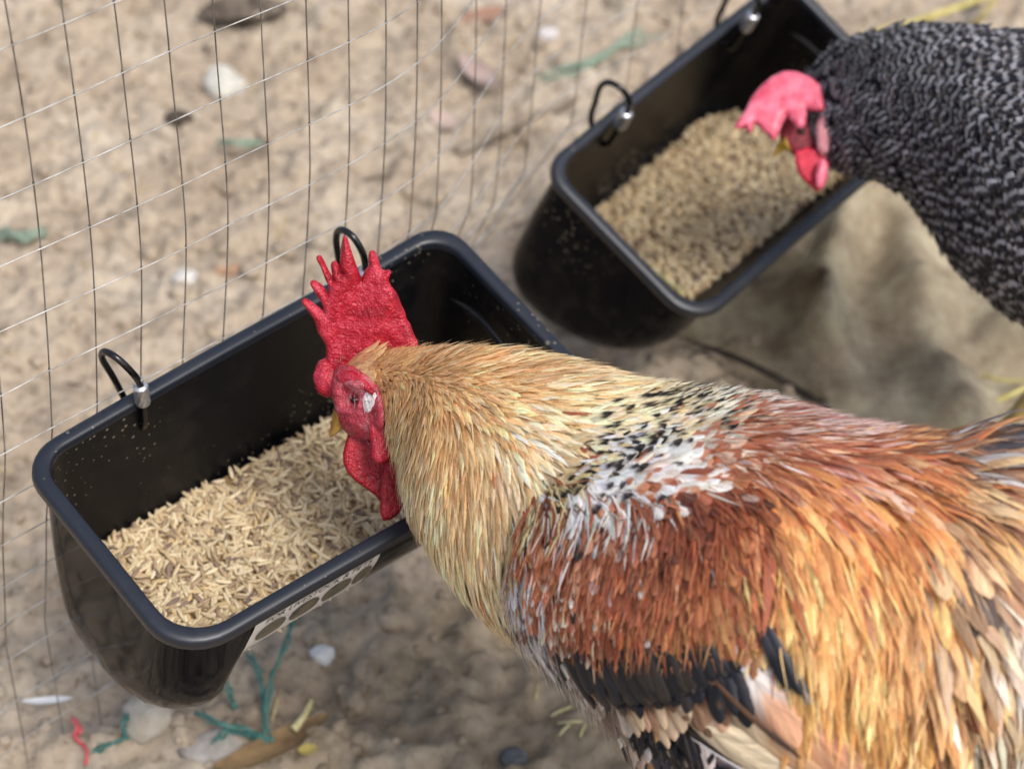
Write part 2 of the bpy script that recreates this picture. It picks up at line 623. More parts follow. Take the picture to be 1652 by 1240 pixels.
gx = np.concatenate([np.linspace(-60, -1.2, 14), np.linspace(-1.05, 1.15, 500), np.linspace(1.3, 60, 14)])
gy = np.concatenate([np.linspace(-40, 0.3, 12), np.linspace(0.42, 2.6, 500), np.linspace(2.75, 120, 18)])
GX, GY = np.meshgrid(gx, gy, indexing='ij')
fade = np.clip((1.6 - np.hypot(GX * 0.9, GY - 1.4)) / 0.3, 0, 1)
GZ = ground_h(GX, GY) * fade
nx, ny = len(gx), len(gy)
I = np.arange(nx * ny).reshape(nx, ny)
GF = np.stack([I[:-1, :-1], I[1:, :-1], I[1:, 1:], I[:-1, 1:]], -1).reshape(-1, 4)
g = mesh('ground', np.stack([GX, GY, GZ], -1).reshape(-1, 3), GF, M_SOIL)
tag(g, 'trodden sandy soil with crumbs and clods under the birds', kind='structure')


def gz(x, y):
    return float(ground_h(np.array([x]), np.array([y]))[0])


def on_ground(px, py, lift=0.0):
    p = gnd(px, py, 0.0)
    for _ in range(4):
        p = gnd(px, py, gz(p[0], p[1]))
    p[2] += lift
    return p


def lump(n_lat, n_lon, rx, ry, rz, seed, rough=0.25, flat=0.3):
    """an irregular stone"""
    th = np.linspace(0, math.pi, n_lat)[:, None]
    ph = np.linspace(0, 2 * math.pi, n_lon, endpoint=False)[None, :]
    x, y, z = np.sin(th) * np.cos(ph), np.sin(th) * np.sin(ph), np.cos(th) + 0 * ph
    k = 1 + rough * ((fbm(x * 1.7 + seed * 3.1 + 9, y * 1.7 + z * 1.3 + 5, 3, seed) - 0.5) * 2)
    z = np.sign(z) * np.abs(z) ** (1 - flat)
    V = np.stack([x * k * rx, y * k * ry, z * k * rz], -1).reshape(-1, 3)
    F = []
    for i in range(n_lat - 1):
        for j in range(n_lon):
            l = (j + 1) % n_lon
            F.append([i * n_lon + j, (i + 1) * n_lon + j, (i + 1) * n_lon + l, i * n_lon + l])
    return V, F


# crumbs of soil: nobody could count them
parts = []
for k in range(2200):
    x, y = random.uniform(-0.75, 0.95), random.uniform(0.75, 2.35)
    r = abs(random.gauss(0, 0.0035)) + 0.0018
    v, f = lump(5, 6, r * random.uniform(.8, 1.4), r, r * .75, k % 97, 0.5)
    a = random.random() * 6.28
    c, s = math.cos(a), math.sin(a)
    v = v @ np.array([[c, s, 0], [-s, c, 0], [0, 0, 1]]) + [x, y, gz(x, y) + r * .05]
    parts.append((v, f))
V, F = joinvf(parts)
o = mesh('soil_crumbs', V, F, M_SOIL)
tag(o, 'loose crumbs of sandy soil scattered over the ground', 'soil', kind='stuff')

# ------------------------------------------------------------------ hanging feed troughs
print('troughs')
TL, TW = 0.31, 0.168               # outer rim, metres


def rot_euler(yaw, rx, ry):
    return (Matrix.Rotation(yaw, 3, 'Z') @ Matrix.Rotation(rx, 3, 'X') @ Matrix.Rotation(ry, 3, 'Y'))


R1 = rot_euler(math.radians(41.0), math.radians(12.2), math.radians(0.3))
R2 = rot_euler(math.radians(50.9), math.radians(27.8), math.radians(-5.0))
T1 = np.array([-0.105, 0.772, -0.730 + CAMZ])
T2 = np.array([0.177, 1.181, -0.816 + CAMZ])
RA1, RA2 = np.array(R1), np.array(R2)


def rrect(xh, yf, yb, rf, rb, nc=8, ne=(14, 7), taper=0.0, skew=0.0):
    """rounded rectangle in x (long) and y, counter-clockwise from the front left; ne = points per long/short edge"""
    def corner(cx, cy, r, a0):
        a = a0 + np.linspace(0, math.pi / 2, nc)
        return np.c_[cx + r * np.cos(a), cy + r * np.sin(a)]
    c = [corner(-xh + rf, yf + rf, rf, math.pi), corner(xh - rf, yf + rf, rf, 1.5 * math.pi),
         corner(xh - rb, yb - rb, rb, 0), corner(-xh + rb, yb - rb, rb, math.pi / 2)]
    out = []
    for i in range(4):
        out.append(c[i])
        p, q = c[i][-1], c[(i + 1) % 4][0]
        n = ne[i % 2]
        t = np.linspace(0, 1, n + 2)[1:-1, None]
        out.append(p + (q - p) * t)
    P = np.concatenate(out)
    P[:, 1] *= 1 + taper * P[:, 0] / (TL / 2)
    return P


#        z      xh     yfront   yback   rf    rb
LEV = [(0.000, .1485, -.0790, .0775, .028, .020),
       (-.010, .1484, -.0784, .0774, .028, .020),
       (-.025, .1482, -.0762, .0773, .029, .020),
       (-.045, .1480, -.0712, .0771, .030, .020),
       (-.065, .1478, -.0640, .0768, .031, .020),
       (-.085, .1475, -.0545, .0764, .032, .021),
       (-.105, .1470, -.0425, .0758, .033, .022),
       (-.125, .1462, -.0285, .0748, .034, .023),
       (-.142, .1448, -.0140, .0728, .034, .026),
       (-.156, .1415, 0.0010, .0685, .032, .030),
       (-.166, .1350, 0.0150, .0610, .022, .022),
       (-.171, .1200, 0.0270, .0500, .011, .011)]


def front_y(z):                       # front wall of the trough, outside
    zs = [l[0] for l in LEV][::-1]
    ys = [l[2] for l in LEV][::-1]
    return np.interp(z, zs, ys)


def shell_rings(off, taper, top=None):
    R = []
    for (z, xh, yf, yb, rf, rb) in LEV:
        P = rrect(xh - off, yf + off, yb - off, rf - off * .5, rb - off * .5, taper=taper)
        R.append(np.c_[P, np.full(len(P), z + (off * .9 if z < -.1 else 0))])
    return R


def loft(R, closed_end=True, flip=False):
    n = len(R[0])
    V = np.concatenate(R)
    F = []
    for i in range(len(R) - 1):
        for k in range(n):
            l = (k + 1) % n
            q = [i * n + k, (i + 1) * n + k, (i + 1) * n + l, i * n + l]
            F.append(q[::-1] if flip else q)
    if closed_end:
        q = [(len(R) - 1) * n + k for k in range(n)]
        F.append(q if not flip else q[::-1])
    return V, F


def warp(V, amt):                       # the moulded plastic has sagged a little; one corner kicks up
    V = V.copy()
    x, y = V[:, 0], V[:, 1]
    V[:, 2] += amt * 0.006 * np.clip((x - .09) / .065, 0, 1) ** 2 * np.clip((y + .02) / .1, 0, 1)
    V[:, 1] += amt * 0.002 * np.cos(x / TL * math.pi * 1.1)
    # the end bays bulge out below the slanting front
    k = np.clip((np.abs(V[:, 0]) - .098) / .022, 0, 1)
    k = k * k * (3 - 2 * k) * np.clip((-V[:, 2] - .03) / .07, 0, 1) * (V[:, 1] < .03)
    V[:, 1] -= .020 * k * np.clip((.04 - V[:, 1]) / .05, 0, 1)
    return V


def make_trough(loc, R, label, taper, wamt, outer):
    root = thing('feed_trough', loc, label, 'feed trough', 'black feed troughs hung on the wire fence', R)
    ro = shell_rings(0.0, taper)
    V, F = loft(ro, True, True)
    mesh('outer_wall', warp(V, wamt), F, outer, root, rel=True)
    ri = shell_rings(0.003, taper)
    V, F = loft(ri, True, False)
    mesh('inner_wall', warp(V, wamt), F, M_PLAST_IN, root, rel=True)
    # rolled rim: a rounded flange carried round the opening
    prof = [(0.0032, -.001), (0.0030, .0028), (0.0022, .0040), (0.0008, .0045), (-.0022, .0046), (-.0046, .0043), (-.0058, .0034), (-.0063, .0016), (-.0064, -.0026), (-.0056, -.0040), (-.0030, -.0042), (0.0, -.004)]
    rr = []
    for (o_, z) in prof:
        P = rrect(.1485 - o_, -.0790 + o_, .0775 - o_, .028 - o_ * .6, .020 - o_ * .6, taper=taper)
        rr.append(np.c_[P, np.full(len(P), z)])
    rr.append(rr[0])
    V, F = loft(rr, False, False)
    mesh('rim', warp(V, wamt), F, M_RIM, root, rel=True)
    # moulded rib on the inside of the far end wall
    ys = np.linspace(-.052, .050, 22)
    P = np.c_[.1395 - 0.012 * (ys / .06) ** 4, ys, -.020 - .045 * np.clip((.03 - ys) / .1, 0, 1) ** 2]
    V, F = tube(P, np.interp(np.arange(22), [0, 3, 18, 21], [.0004, .0022, .0022, .0004]), 8)
    mesh('rib', warp(V, wamt), F, M_PLAST_IN, root, rel=True)
    return root


trough1 = make_trough(T1, R1, 'front black plastic trough with a white sticker, the rooster feeding from it', 0.07, 1.0, M_PLAST)
trough2 = make_trough(T2, R2, 'rear black plastic trough tipped forward, the speckled hen feeding from it', 0.03, 0.6, mat_plastic('black_plastic_splashed', 0.75, 0.12, 0.12, True))

# sticker on the front wall of the near trough
M_STICKER = simple_mat('white_sticker_paper', (196, 193, 190), (218, 215, 212), 40, 0.35, 0.4, 0)
M_INK = simple_mat('black_print', (22, 22, 24), (34, 34, 36), 100, 0.4, 0.3, 0)
def mat_print(name, cols):
    m, nt, b = new_mat(name)
    n = noise_node(nt, 90, 3, 0.5, obj_coord(nt))
    r = ramp(nt, n.outputs['Fac'], [(p, tuple(lin(c))) for p, c in cols])
    nt.links.new(r.outputs[0], b.inputs['Base Color'])
    b.inputs['Roughness'].default_value = 0.35
    return m
M_PIC = mat_print('printed_animal_picture', [(0.3, (36, 36, 32)), (0.45, (84, 84, 72)), (0.55, (104, 90, 72)), (0.7, (62, 68, 52))])


def wall_pt(x, s, out):                  # x along the trough, s metres down the outside of the front wall
    zs = np.linspace(-.002, -.10, 80)
    ys = front_y(zs)
    ln = np.concatenate([[0], np.cumsum(np.hypot(np.diff(zs), np.diff(ys)))])
    z = np.interp(s, ln, zs)
    y = front_y(z)
    dz = 1e-3
    ty, tz = front_y(z - dz) - y, -dz
    n = np.hypot(ty, tz)
    ny_, nz_ = tz / n, -ty / n
    y = y * (1 + 0.07 * x / (TL / 2)) 
    P = np.stack([x + 0 * s, y + ny_ * out + 0 * x, z + nz_ * out + 0 * x], -1)
    return warp(P, 1.0)


def wall_patch(name, poly, step, out, mat, parent):
    pts, tris, d = fill_outline(poly, step)
    P = wall_pt(pts[:, 0], pts[:, 1], out)
    n = np.cross(P[tris[0][1]] - P[tris[0][0]], P[tris[0][2]] - P[tris[0][0]])
    if n[1] > 0: tris = [t[::-1] for t in tris]
    return mesh(name, P, tris, mat, parent, rel=True)


sx0, sx1 = -.1015, -.0185
stk = wall_patch('sticker', [(sx0, .0085), (sx1, .0085), (sx1 - .001, .060), (sx0 - .004, .060)], .004, .0006, M_STICKER, trough1)
stk['label'] = 'white paper sticker printed with animal pictures'
for k, (cx, rx) in enumerate([(-.0885, .0098), (-.0660, .0098), (-.0440, .0098), (-.0265, .0062)]):
    a = np.linspace(0, 2 * math.pi, 28, endpoint=False)
    wall_patch('printed_picture', np.c_[cx + rx * np.cos(a), .0365 + .0125 * np.sin(a)], .003, .0011, M_PIC, stk)
fc = bpy.data.curves.new('lettering', 'FONT')
fc.body = 'FOR LIVESTOCK & PETS'
fc.size = 0.0075
fc.shear = 0.25
fo = bpy.data.objects.new('lettering_source', fc)
COL.objects.link(fo)
dg = bpy.context.evaluated_depsgraph_get()
fm = fo.evaluated_get(dg).to_mesh()
tv = np.array([v.co[:] for v in fm.vertices])
tf = [list(p.vertices) for p in fm.polygons]
fo.evaluated_get(dg).to_mesh_clear()
bpy.data.objects.remove(fo)
bpy.data.curves.remove(fc)
tx = tv[:, 0] / (tv[:, 0].max() + 1e-9)
P = wall_pt(sx0 + .006 + tx * (sx1 - sx0 - .011), .0204 - tv[:, 1] * 1.0, 0.0012)
n = np.cross(P[tf[0][1]] - P[tf[0][0]], P[tf[0][2]] - P[tf[0][0]])
if n[1] > 0: tf = [t[::-1] for t in tf]
mesh('lettering', P, tf, M_INK, stk, rel=True, smooth=False)


def tray_world(T, RA, p):
    return T + np.asarray(p, float) @ RA.T


# ------------------------------------------------------------------ rice
print('rice')


def grain_mesh(sides=6, L=.0108, r=.00160, seed=0):
    rg = np.random.default_rng(seed)
    ts = np.array([0, .12, .4, .68, .9, 1.0])
    rs = np.array([.22, .70, 1.0, .94, .55, .10]) * r
    bend = rg.normal(0, .00008)
    L = L * rg.uniform(.88, 1.1)
    V = []
    a = np.arange(sides) * 2 * math.pi / sides
    for t, q in zip(ts, rs):
        k = np.where(np.arange(sides) % 2 == 0, 1.0, .86)
        V.append(np.c_[np.full(sides, (t - .5) * L), q * k * np.cos(a), bend * (1 - (2 * t - 1) ** 2) + .82 * q * k * np.sin(a)])
    V = np.concatenate(V)
    F = []
    for i in range(len(ts) - 1):
        for k in range(sides):
            l = (k + 1) % sides
            F.append([i * sides + k, i * sides + l, (i + 1) * sides + l, (i + 1) * sides + k])
    F.append(list(range(sides))[::-1])
    F.append([(len(ts) - 1) * sides + k for k in range(sides)])
    return V, F


GCOL = [((204, 182, 140), 6), ((216, 196, 156), 5), ((188, 162, 120), 5), ((164, 138, 106), 3), ((134, 110, 92), 1.6), ((116, 96, 86), 0.5), ((208, 178, 122), 1.2)]
gw = np.array([w for _, w in GCOL]); gw = gw / gw.sum()
GC = np.array([lin(c) for c, _ in GCOL])
GC = GC.mean(1, keepdims=True) + (GC - GC.mean(1, keepdims=True)) * .86


def rand_rot(tilt):
    yaw, p, r = random.uniform(0, 6.28), random.gauss(0, tilt), random.uniform(0, 6.28)
    return np.array(Matrix.Rotation(yaw, 3, 'Z') @ Matrix.Rotation(p, 3, 'Y') @ Matrix.Rotation(r, 3, 'X')), (yaw, p, r)


def heap(T, RA, R, hfun, label, n_layer, n_single, sides, cell):
    root = thing('rice_heap', tray_world(T, RA, (0, 0, -.12)), label, 'rice', 'rice in the troughs')
    # body of the heap
    xs, ys = np.linspace(-.142, .142, 70), np.linspace(-.070, .0745, 40)
    X, Y = np.meshgrid(xs, ys, indexing='ij')
    Z = hfun(X, Y) - .002
    P = tray_world(T, RA, np.stack([X, Y, Z], -1).reshape(-1, 3))
    Iq = np.arange(X.size).reshape(X.shape)
    Fq = np.stack([Iq[:-1, :-1], Iq[1:, :-1], Iq[1:, 1:], Iq[:-1, 1:]], -1).reshape(-1, 4)
    keep = []
    for q in Fq:
        c = np.stack([X, Y], -1).reshape(-1, 2)[q].mean(0)
        z = float(Z.ravel()[q].mean())
        keep.append(inside(c[0], c[1], z, .002))
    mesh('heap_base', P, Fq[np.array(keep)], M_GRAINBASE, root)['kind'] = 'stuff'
    temp = [grain_mesh(sides, seed=k) for k in range(6)]
    pos = []
    # candidate spots, evenly jittered
    while len(pos) < n_layer + n_single:
        x, y = random.uniform(-.145, .145), random.uniform(-.074, .0745)
        z = float(hfun(np.array(x), np.array(y))) + random.uniform(-.0034, .0010)
        if inside(x, y, z, .0028):
            pos.append((x, y, z))
    single = pos[n_layer:]
    V, F, C, o_ = [], [], [], 0
    for k, p in enumerate(pos[:n_layer]):
        v, f = temp[k % 6]
        Rm, _ = rand_rot(.17)
        v = tray_world(T, RA, v @ Rm.T + p)
        V.append(v)
        F += [[i + o_ for i in q] for q in f]
        o_ += len(v)
        c = GC[rng.choice(len(GC), p=gw)] * rng.uniform(.85, 1.15)
        C.append(np.repeat(c[None], len(v), 0))
    ob = mesh('grain_layer', np.concatenate(V), F, M_GRAIN, root, attrs={'col': np.concatenate(C)})
    ob['kind'] = 'stuff'
    # single grains lying on top
    if n_single:
        lib = []
        for k in range(14):
            v, f = temp[k % 6]
            c = GC[rng.choice(len(GC), p=gw)] * rng.uniform(.9, 1.15)
            me = bpy.data.meshes.new('grain')
            me.from_pydata(v.tolist(), [], f)
            me.polygons.foreach_set('use_smooth', [True] * len(me.polygons))
            a_ = me.attributes.new('col', 'FLOAT_COLOR', 'POINT')
            a_.data.foreach_set('color', np.tile(np.r_[c, 1.0], len(v)).astype(np.float32))
            me.materials.append(M_GRAIN)
            lib.append(me)
        inv = MATS[root.name].inverted()
        for k, p in enumerate(single):
            ob = bpy.data.objects.new('grain', lib[k % 14])
            _, (yaw, pp, rr) = rand_rot(.12)
            p = (p[0], p[1], float(hfun(np.array(p[0]), np.array(p[1]))) + random.uniform(.0010, .0022))
            ob.parent = root
            ob.matrix_parent_inverse = inv
            ob.matrix_basis = Matrix.Translation(Vector(tray_world(T, RA, p))) @ (R @ Matrix.Rotation(yaw, 3, 'Z') @ Matrix.Rotation(pp, 3, 'Y')).to_4x4()
            COL.objects.link(ob)
    return root


M_GRAINBASE = simple_mat('brown_heap_base', (110, 88, 62), (150, 124, 88), 300, 0.9, 0.1, 0.6, 0.002)  # plain brown backing that closes the gaps between the grains


def inside(x, y, z, m):
    zs = [l[0] for l in LEV][::-1]
    xh = np.interp(z, zs, [l[1] for l in LEV][::-1]) - .003 - m
    yf = np.interp(z, zs, [l[2] for l in LEV][::-1]) + .003 + m
    yb = np.interp(z, zs, [l[3] for l in LEV][::-1]) - .003 - m
    if not (-xh < x < xh and yf < y < yb): return False
    r = .024
    cx = max(abs(x) - (xh - r), 0)
    cy = max(yf + r - y, y - (yb - r), 0)
    return cx * cx + cy * cy < r * r


def h1(x, y):
    return -.096 + .014 * np.clip((-y) / .07, -1, 1) + .006 * (fbm(np.asarray(x) * 18 + 3, np.asarray(y) * 18, 2, 4) - .5) - .003 * np.clip((np.asarray(x) + .02) / .12, -1, 1)


def h2(x, y):
    x, y = np.asarray(x, float), np.asarray(y, float)
    return -.114 + .058 * np.clip((-y + .008) / .062, -1, 1) - .050 * np.clip((-x - .03) / .11, 0, 1) * np.clip((y + .06) / .06, 0, 1) + .012 * (fbm(x * 22, y * 22 + 8, 2, 5) - .5) + .006 * np.clip(x / .1, -1, 1)


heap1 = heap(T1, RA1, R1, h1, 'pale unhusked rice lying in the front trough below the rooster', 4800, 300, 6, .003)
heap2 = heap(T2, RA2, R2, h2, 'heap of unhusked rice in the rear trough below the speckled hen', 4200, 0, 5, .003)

# a straw lying on the rear heap
M_STRAW = simple_mat('pale_straw', (168, 158, 112), (206, 196, 150), 90, 0.7, 0.2, 0.3, 0.0006)
pa = tray_world(T2, RA2, (-.068, -.012, float(h2(np.array(-.068), np.array(-.012))) + .006))
pb = tray_world(T2, RA2, (-.092, -.052, float(h2(np.array(-.092), np.array(-.052))) + .006))
V, F = tube(catmull([pa, (pa + pb) / 2 + [0, 0, .002], pb], 10), np.linspace(.0028, .0018, 10), 6)
tag(mesh('straw', V, F, M_STRAW), 'short pale green straw lying on the rear rice heap', 'straw')

# ------------------------------------------------------------------ wire fence
print('fence')
b1l = tray_world(T1, RA1, (-.155, .0845, 0)); b1r = tray_world(T1, RA1, (.155, .088, 0))
b2l = tray_world(T2, RA2, (-.155, .0845, 0)); b2r = tray_world(T2, RA2, (.155, .0845, 0))
d1 = norm(b1r - b1l); nrm1 = np.array([-d1[1], d1[0], 0]); nrm1 = norm(nrm1)
d2 = norm(b2r - b2l); nrm2 = norm(np.array([-d2[1], d2[0], 0]))
fence_pts = [b1l - d1 * .62 + nrm1 * .02, b1l - d1 * .25 + nrm1 * .013, b1l + nrm1 * .006, b1l * .5 + b1r * .5 + nrm1 * .007, b1r + nrm1 * .014,
             b2l + nrm2 * .008 + d2 * .01, b2l * .5 + b2r * .5 + nrm2 * .007, b2r + nrm2 * .007, b2r + d2 * .45 + nrm2 * .02, b2r + d2 * 1.0]
fp = catmull([p[:2] for p in fence_pts], 900)
fl = np.concatenate([[0], np.cumsum(np.linalg.norm(np.diff(fp, axis=0), axis=1))])
FTOT = fl[-1]
FTOP, VS, HS = 0.84, 0.0290, 0.0400


def s_at(p):
    return float(fl[np.argmin(np.hypot(fp[:, 0] - p[0], fp[:, 1] - p[1]))])


SFT = [s_at(b1l) - .15, s_at(b1l), s_at(b1r), s_at(b2l) - .02, s_at(b2l) + .05, s_at(b2r), s_at(b2r) + .2]


def fence_pt(s, z):
    """s metres along the foot line, z metres up; slack wire, leaning a little along its length and bulging"""
    s, z = np.asarray(s, float), np.asarray(z, float)
    ss = s + 0.085 * (z - .3) + .004 * np.sin(z * 13 + s * 3) + .004 * (fbm(s * 6 + 2, z * 5 + 3, 2, 77) - .5)
    x, y = np.interp(ss, fl, fp[:, 0]), np.interp(ss, fl, fp[:, 1])
    bul = .018 * (fbm(s * 4, z * 4 + 9, 2, 91) - .5) * np.clip(abs(z - .3) / .1, 0, 1)
    lean = -.02 * np.clip(z - .3, 0, 1)
    # the tipped troughs push the slack mesh back below their rims
    lean = lean + np.interp(s, SFT, [.05, .24, .24, .50, .56, .56, .1]) * np.clip(np.interp(s, SFT, [.3, .30, .31, .22, .235, .24, .24]) - z, 0, .18)
    return np.stack([x + (bul + lean) * -.66, y + (bul + lean) * .75, z + .004 * (fbm(s * 9 + 4, z * 9, 2, 55) - .5)], -1)


fence = thing('wire_fence', [*fence_pt(.6, 0.0)[:2], 0], 'thin galvanised square mesh wire fence that both troughs hang from', 'fence')
hz = np.arange(.027, FTOP, HS)
n_v = int(FTOT / VS)
for k in range(n_v):
    s = .012 + k * VS
    if s > 1.55: break
    if s > s_at(b1r) - .01 and k % 2: continue          # wider mesh past the first trough
    zz = np.unique(np.concatenate([np.arange(-.02, FTOP, .012), hz - .0016, hz, hz + .0016]))
    P = fence_pt(np.full(len(zz), s), zz)
    r = np.where(np.abs(zz[:, None] - hz[None]).min(1) < .0006, .00082, .00046)
    V, F = tube(P, r, 5)
    mesh('wire', V, F, M_WIRE_DARK, fence)
for k, z in enumerate(hz):
    ss = np.arange(0, FTOT - .03, .012)
    P = fence_pt(ss, np.full(len(ss), z))
    P = P + np.array([.66, -.75, 0]) * .0010
    V, F = tube(P, .00043, 5)
    mesh('wire', V, F, M_WIRE, fence)

# ------------------------------------------------------------------ carabiners
print('carabiners')


def carabiner(T, RA, R, x, label, lean, size=1.0):
    root = thing('carabiner', tray_world(T, RA, (x, TW / 2, 0)), label, 'carabiner', 'screw carabiners holding the troughs', R)
    yb = 0.0                                    # local frame: y=0 at the outer rim edge, z=0 on the rim
    s = size
    # sleeve side (inside the trough) from the hole up, over the wire and down behind the rim
    path = np.array([(0, -.0125, -.0150), (0, -.0125, -.004), (-.0004, -.0118, .010), (lean * .15, -.0112, .022), (lean * .50, -.0095, .033), (lean * .85, -.0030, .0400),
                     (lean, .0055, .0375), (lean * .95, .0085, .028), (lean * .5, .0075, .010), (lean * .1, .0060, -.008), (0, -.001, -.0185), (0, -.0085, -.0200)]) * s
    P = catmull(path, 90, True)
    V, F = tube(P, .0019 * s, 10, True)
    mesh('hook', V, F, M_BLACKMETAL, root, rel=True)
    # knurled screw sleeve on the gate
    a, b = np.array((-.0002, -.0121, .0035)) * s, np.array((lean * .10, -.0113, .0195)) * s
    ax = norm(b - a)
    ux = norm(np.cross(ax, [0, 1, 0])); uy = np.cross(ax, ux)
    n, m = 40, 22
    V = []
    for i in range(m):
        t = i / (m - 1)
        for j in range(n):
            th = j * 2 * math.pi / n
            k = .5 * (math.sin(th * 10 + t * 13) + math.sin(th * 10 - t * 13))
            rr = (.0041 + .00028 * k) * s
            if t < .08 or t > .92: rr = (.0035 if 0.02 < t < .98 else .0026) * s
            V.append(a + (b - a) * t + rr * (math.cos(th) * ux + math.sin(th) * uy))
    F = []
    for i in range(m - 1):
        for j in range(n):
            l = (j + 1) % n
            F.append([i * n + j, i * n + l, (i + 1) * n + l, (i + 1) * n + j])
    F.append(list(range(n))[::-1]); F.append([(m - 1) * n + j for j in range(n)])
    mesh('screw_sleeve', V, F, M_ALU, root, rel=True)
    # bare gate rod above and below the sleeve
    V, F = tube([a - ax * .007 * s, a + ax * .002 * s], .0017 * s, 8)
    V2, F2 = tube([b - ax * .002 * s, b + ax * .0055 * s], .0017 * s, 8)
    V, F = joinvf([(V, F), (V2, F2)])
    mesh('gate_rod', V, F, M_ALU, root, rel=True)
    return root


def rim_x(T, RA, px, py):                        # place along the back rim seen nearest to a pixel
    xs = np.linspace(-.15, .15, 301)
    q = proj(tray_world(T, RA, np.c_[xs, np.full(301, TW / 2 - .008), np.full(301, .004)]))
    return float(xs[np.argmin(np.hypot(q[:, 0] - px, q[:, 1] - py))])


carabiner(T1, RA1, R1, rim_x(T1, RA1, 222, 640), 'black carabiner with silver screw sleeve, alone near the left corner of the front trough', -.012, 1.06)
carabiner(T1, RA1, R1, rim_x(T1, RA1, 577, 454), 'black carabiner with silver sleeve half hidden behind the red comb', -.006, 1.15)
carabiner(T2, RA2, R2, rim_x(T2, RA2, 990, 195), 'black carabiner near the left corner of the rear trough', -.010, 1.25)
carabiner(T2, RA2, R2, rim_x(T2, RA2, 1192, 40), 'carabiner at the top edge of the photo beyond the speckled hen', -.007, 1.25)

# ------------------------------------------------------------------ birds: body surface
print('birds')


class Surf:
    """a bird's trunk, neck and head as one lofted surface: each ring stands across the spine, half axes e (towards the back) and g (sideways)"""

    def __init__(self, rings, ns=200, nt=128):
        c, e, g_ = [], [], []
        for (tx, ty, bx, by, d, gw_) in rings:
            a, b = at(tx, ty, d), at(bx, by, d)
            c.append((a + b) / 2); e.append((a - b) / 2); g_.append(gw_)
        c, e = np.array(c), np.array(e)
        # space the rings by distance
        ln = np.concatenate([[0], np.cumsum(np.linalg.norm(np.diff(c, axis=0), axis=1))])
        k = np.linspace(0, 1, ns)
        cc = catmull(np.c_[c, e, np.array(g_)[:, None], ln[:, None]], 1200)
        u = np.maximum.accumulate(cc[:, 7]); u = u / u[-1] + np.arange(1200) * 1e-9
        idx = np.stack([np.interp(k, u, cc[:, j]) for j in range(7)], -1)
        th = np.arange(nt) * 2 * math.pi / nt
        self.ns, self.nt = ns, nt
        C, Ev, G = idx[:, :3], idx[:, 3:6], np.maximum(idx[:, 6], .0005)
        # th=0 at the back, pi/2 on the camera's side, pi at the belly
        self.P = C[:, None] + Ev[:, None] * np.cos(th)[None, :, None] - (G[:, None] * np.sin(th)[None])[..., None] * FW
        self.len = ln[-1]
        self.finish()

    def finish(self):
        P = self.P
        self.ds = np.gradient(P, 1.0 / (self.ns - 1), axis=0)
        self.dt = (np.roll(P, -1, 1) - np.roll(P, 1, 1)) / (2 * 2 * math.pi / self.nt)
        N = norm(np.cross(self.ds, self.dt))
        out = norm(P - P.mean(1, keepdims=True))
        sgn = np.sign((N * out).sum(-1).mean())
        self.N = N * sgn
        self.pack = np.concatenate([self.P, self.N, self.ds, self.dt], -1)

    def ev(self, s, th):
        a = np.clip(s, 0, 1) * (self.ns - 1)
        i = np.clip(a.astype(int), 0, self.ns - 2)
        f = (a - i)[:, None]
        b = (th / (2 * math.pi) * self.nt) % self.nt
        j = b.astype(int) % self.nt
        h = (b - np.floor(b))[:, None]
        j2 = (j + 1) % self.nt
        q = self.pack
        r = (q[i, j] * (1 - h) + q[i, j2] * h) * (1 - f) + (q[i + 1, j] * (1 - h) + q[i + 1, j2] * h) * f
        return r[:, :3], norm(r[:, 3:6]), r[:, 6:9], r[:, 9:12]

    def mesh_vf(self):
        V = self.P.reshape(-1, 3)
        Iq = np.arange(self.ns * self.nt).reshape(self.ns, self.nt)
        J = np.roll(Iq, -1, 1)
        F = np.stack([Iq[:-1], J[:-1], J[1:], Iq[1:]], -1).reshape(-1, 4).tolist()
        F.append(Iq[0].tolist()); F.append(Iq[-1][::-1].tolist())
        return V, F

    def chart(self, s, th):
        """chart coordinates of a body point (pixel frame of the near side; the far side mirrors the near side)"""
        t = th % (2 * math.pi)
        t = np.where(t > math.pi, 2 * math.pi - t, t)
        P, *_ = self.ev(s, t)
        return proj(P)[:, :2]

    def find(self, x, y):
        """(s, th) of the near-side point seen at x, y"""
        if not hasattr(self, 'tab'):
            s, t = np.meshgrid(np.linspace(0, 1, 500), np.linspace(0.0, math.pi, 260), indexing='ij')
            s, t = s.ravel(), t.ravel()
            self.tab = (s, t, proj(self.ev(s, t)[0])[:, :2])
        s, t, q = self.tab
        k = np.argmin((q[:, 0] - x) ** 2 + (q[:, 1] - y) ** 2)
        return s[k], t[k]


PROF = {
    'hackle': ([0, .08, .3, .55, .8, .93, 1], [.35, .75, 1.0, .92, .55, .25, .04]),
    'body': ([0, .1, .35, .6, .82, .94, 1], [.3, .7, .95, 1.0, .9, .6, .12]),
    'strand': ([0, .3, .7, 1], [.8, 1.0, .7, .1]),
    'vane': (np.linspace(0, 1, 30).tolist(), np.interp(np.linspace(0, 1, 30), [0, .06, .25, .6, .85, .95, 1], [.15, .5, .85, 1.0, .85, .55, .1]).tolist()),
    'covert': (np.linspace(0, 1, 20).tolist(), np.interp(np.linspace(0, 1, 20), [0, .1, .35, .6, .82, .94, 1], [.3, .7, .95, 1.0, .9, .6, .12]).tolist()),
    'quill': ([0, .06, .25, .6, .85, .95, 1], [.15, .5, .85, 1.0, .85, .55, .1]),
}


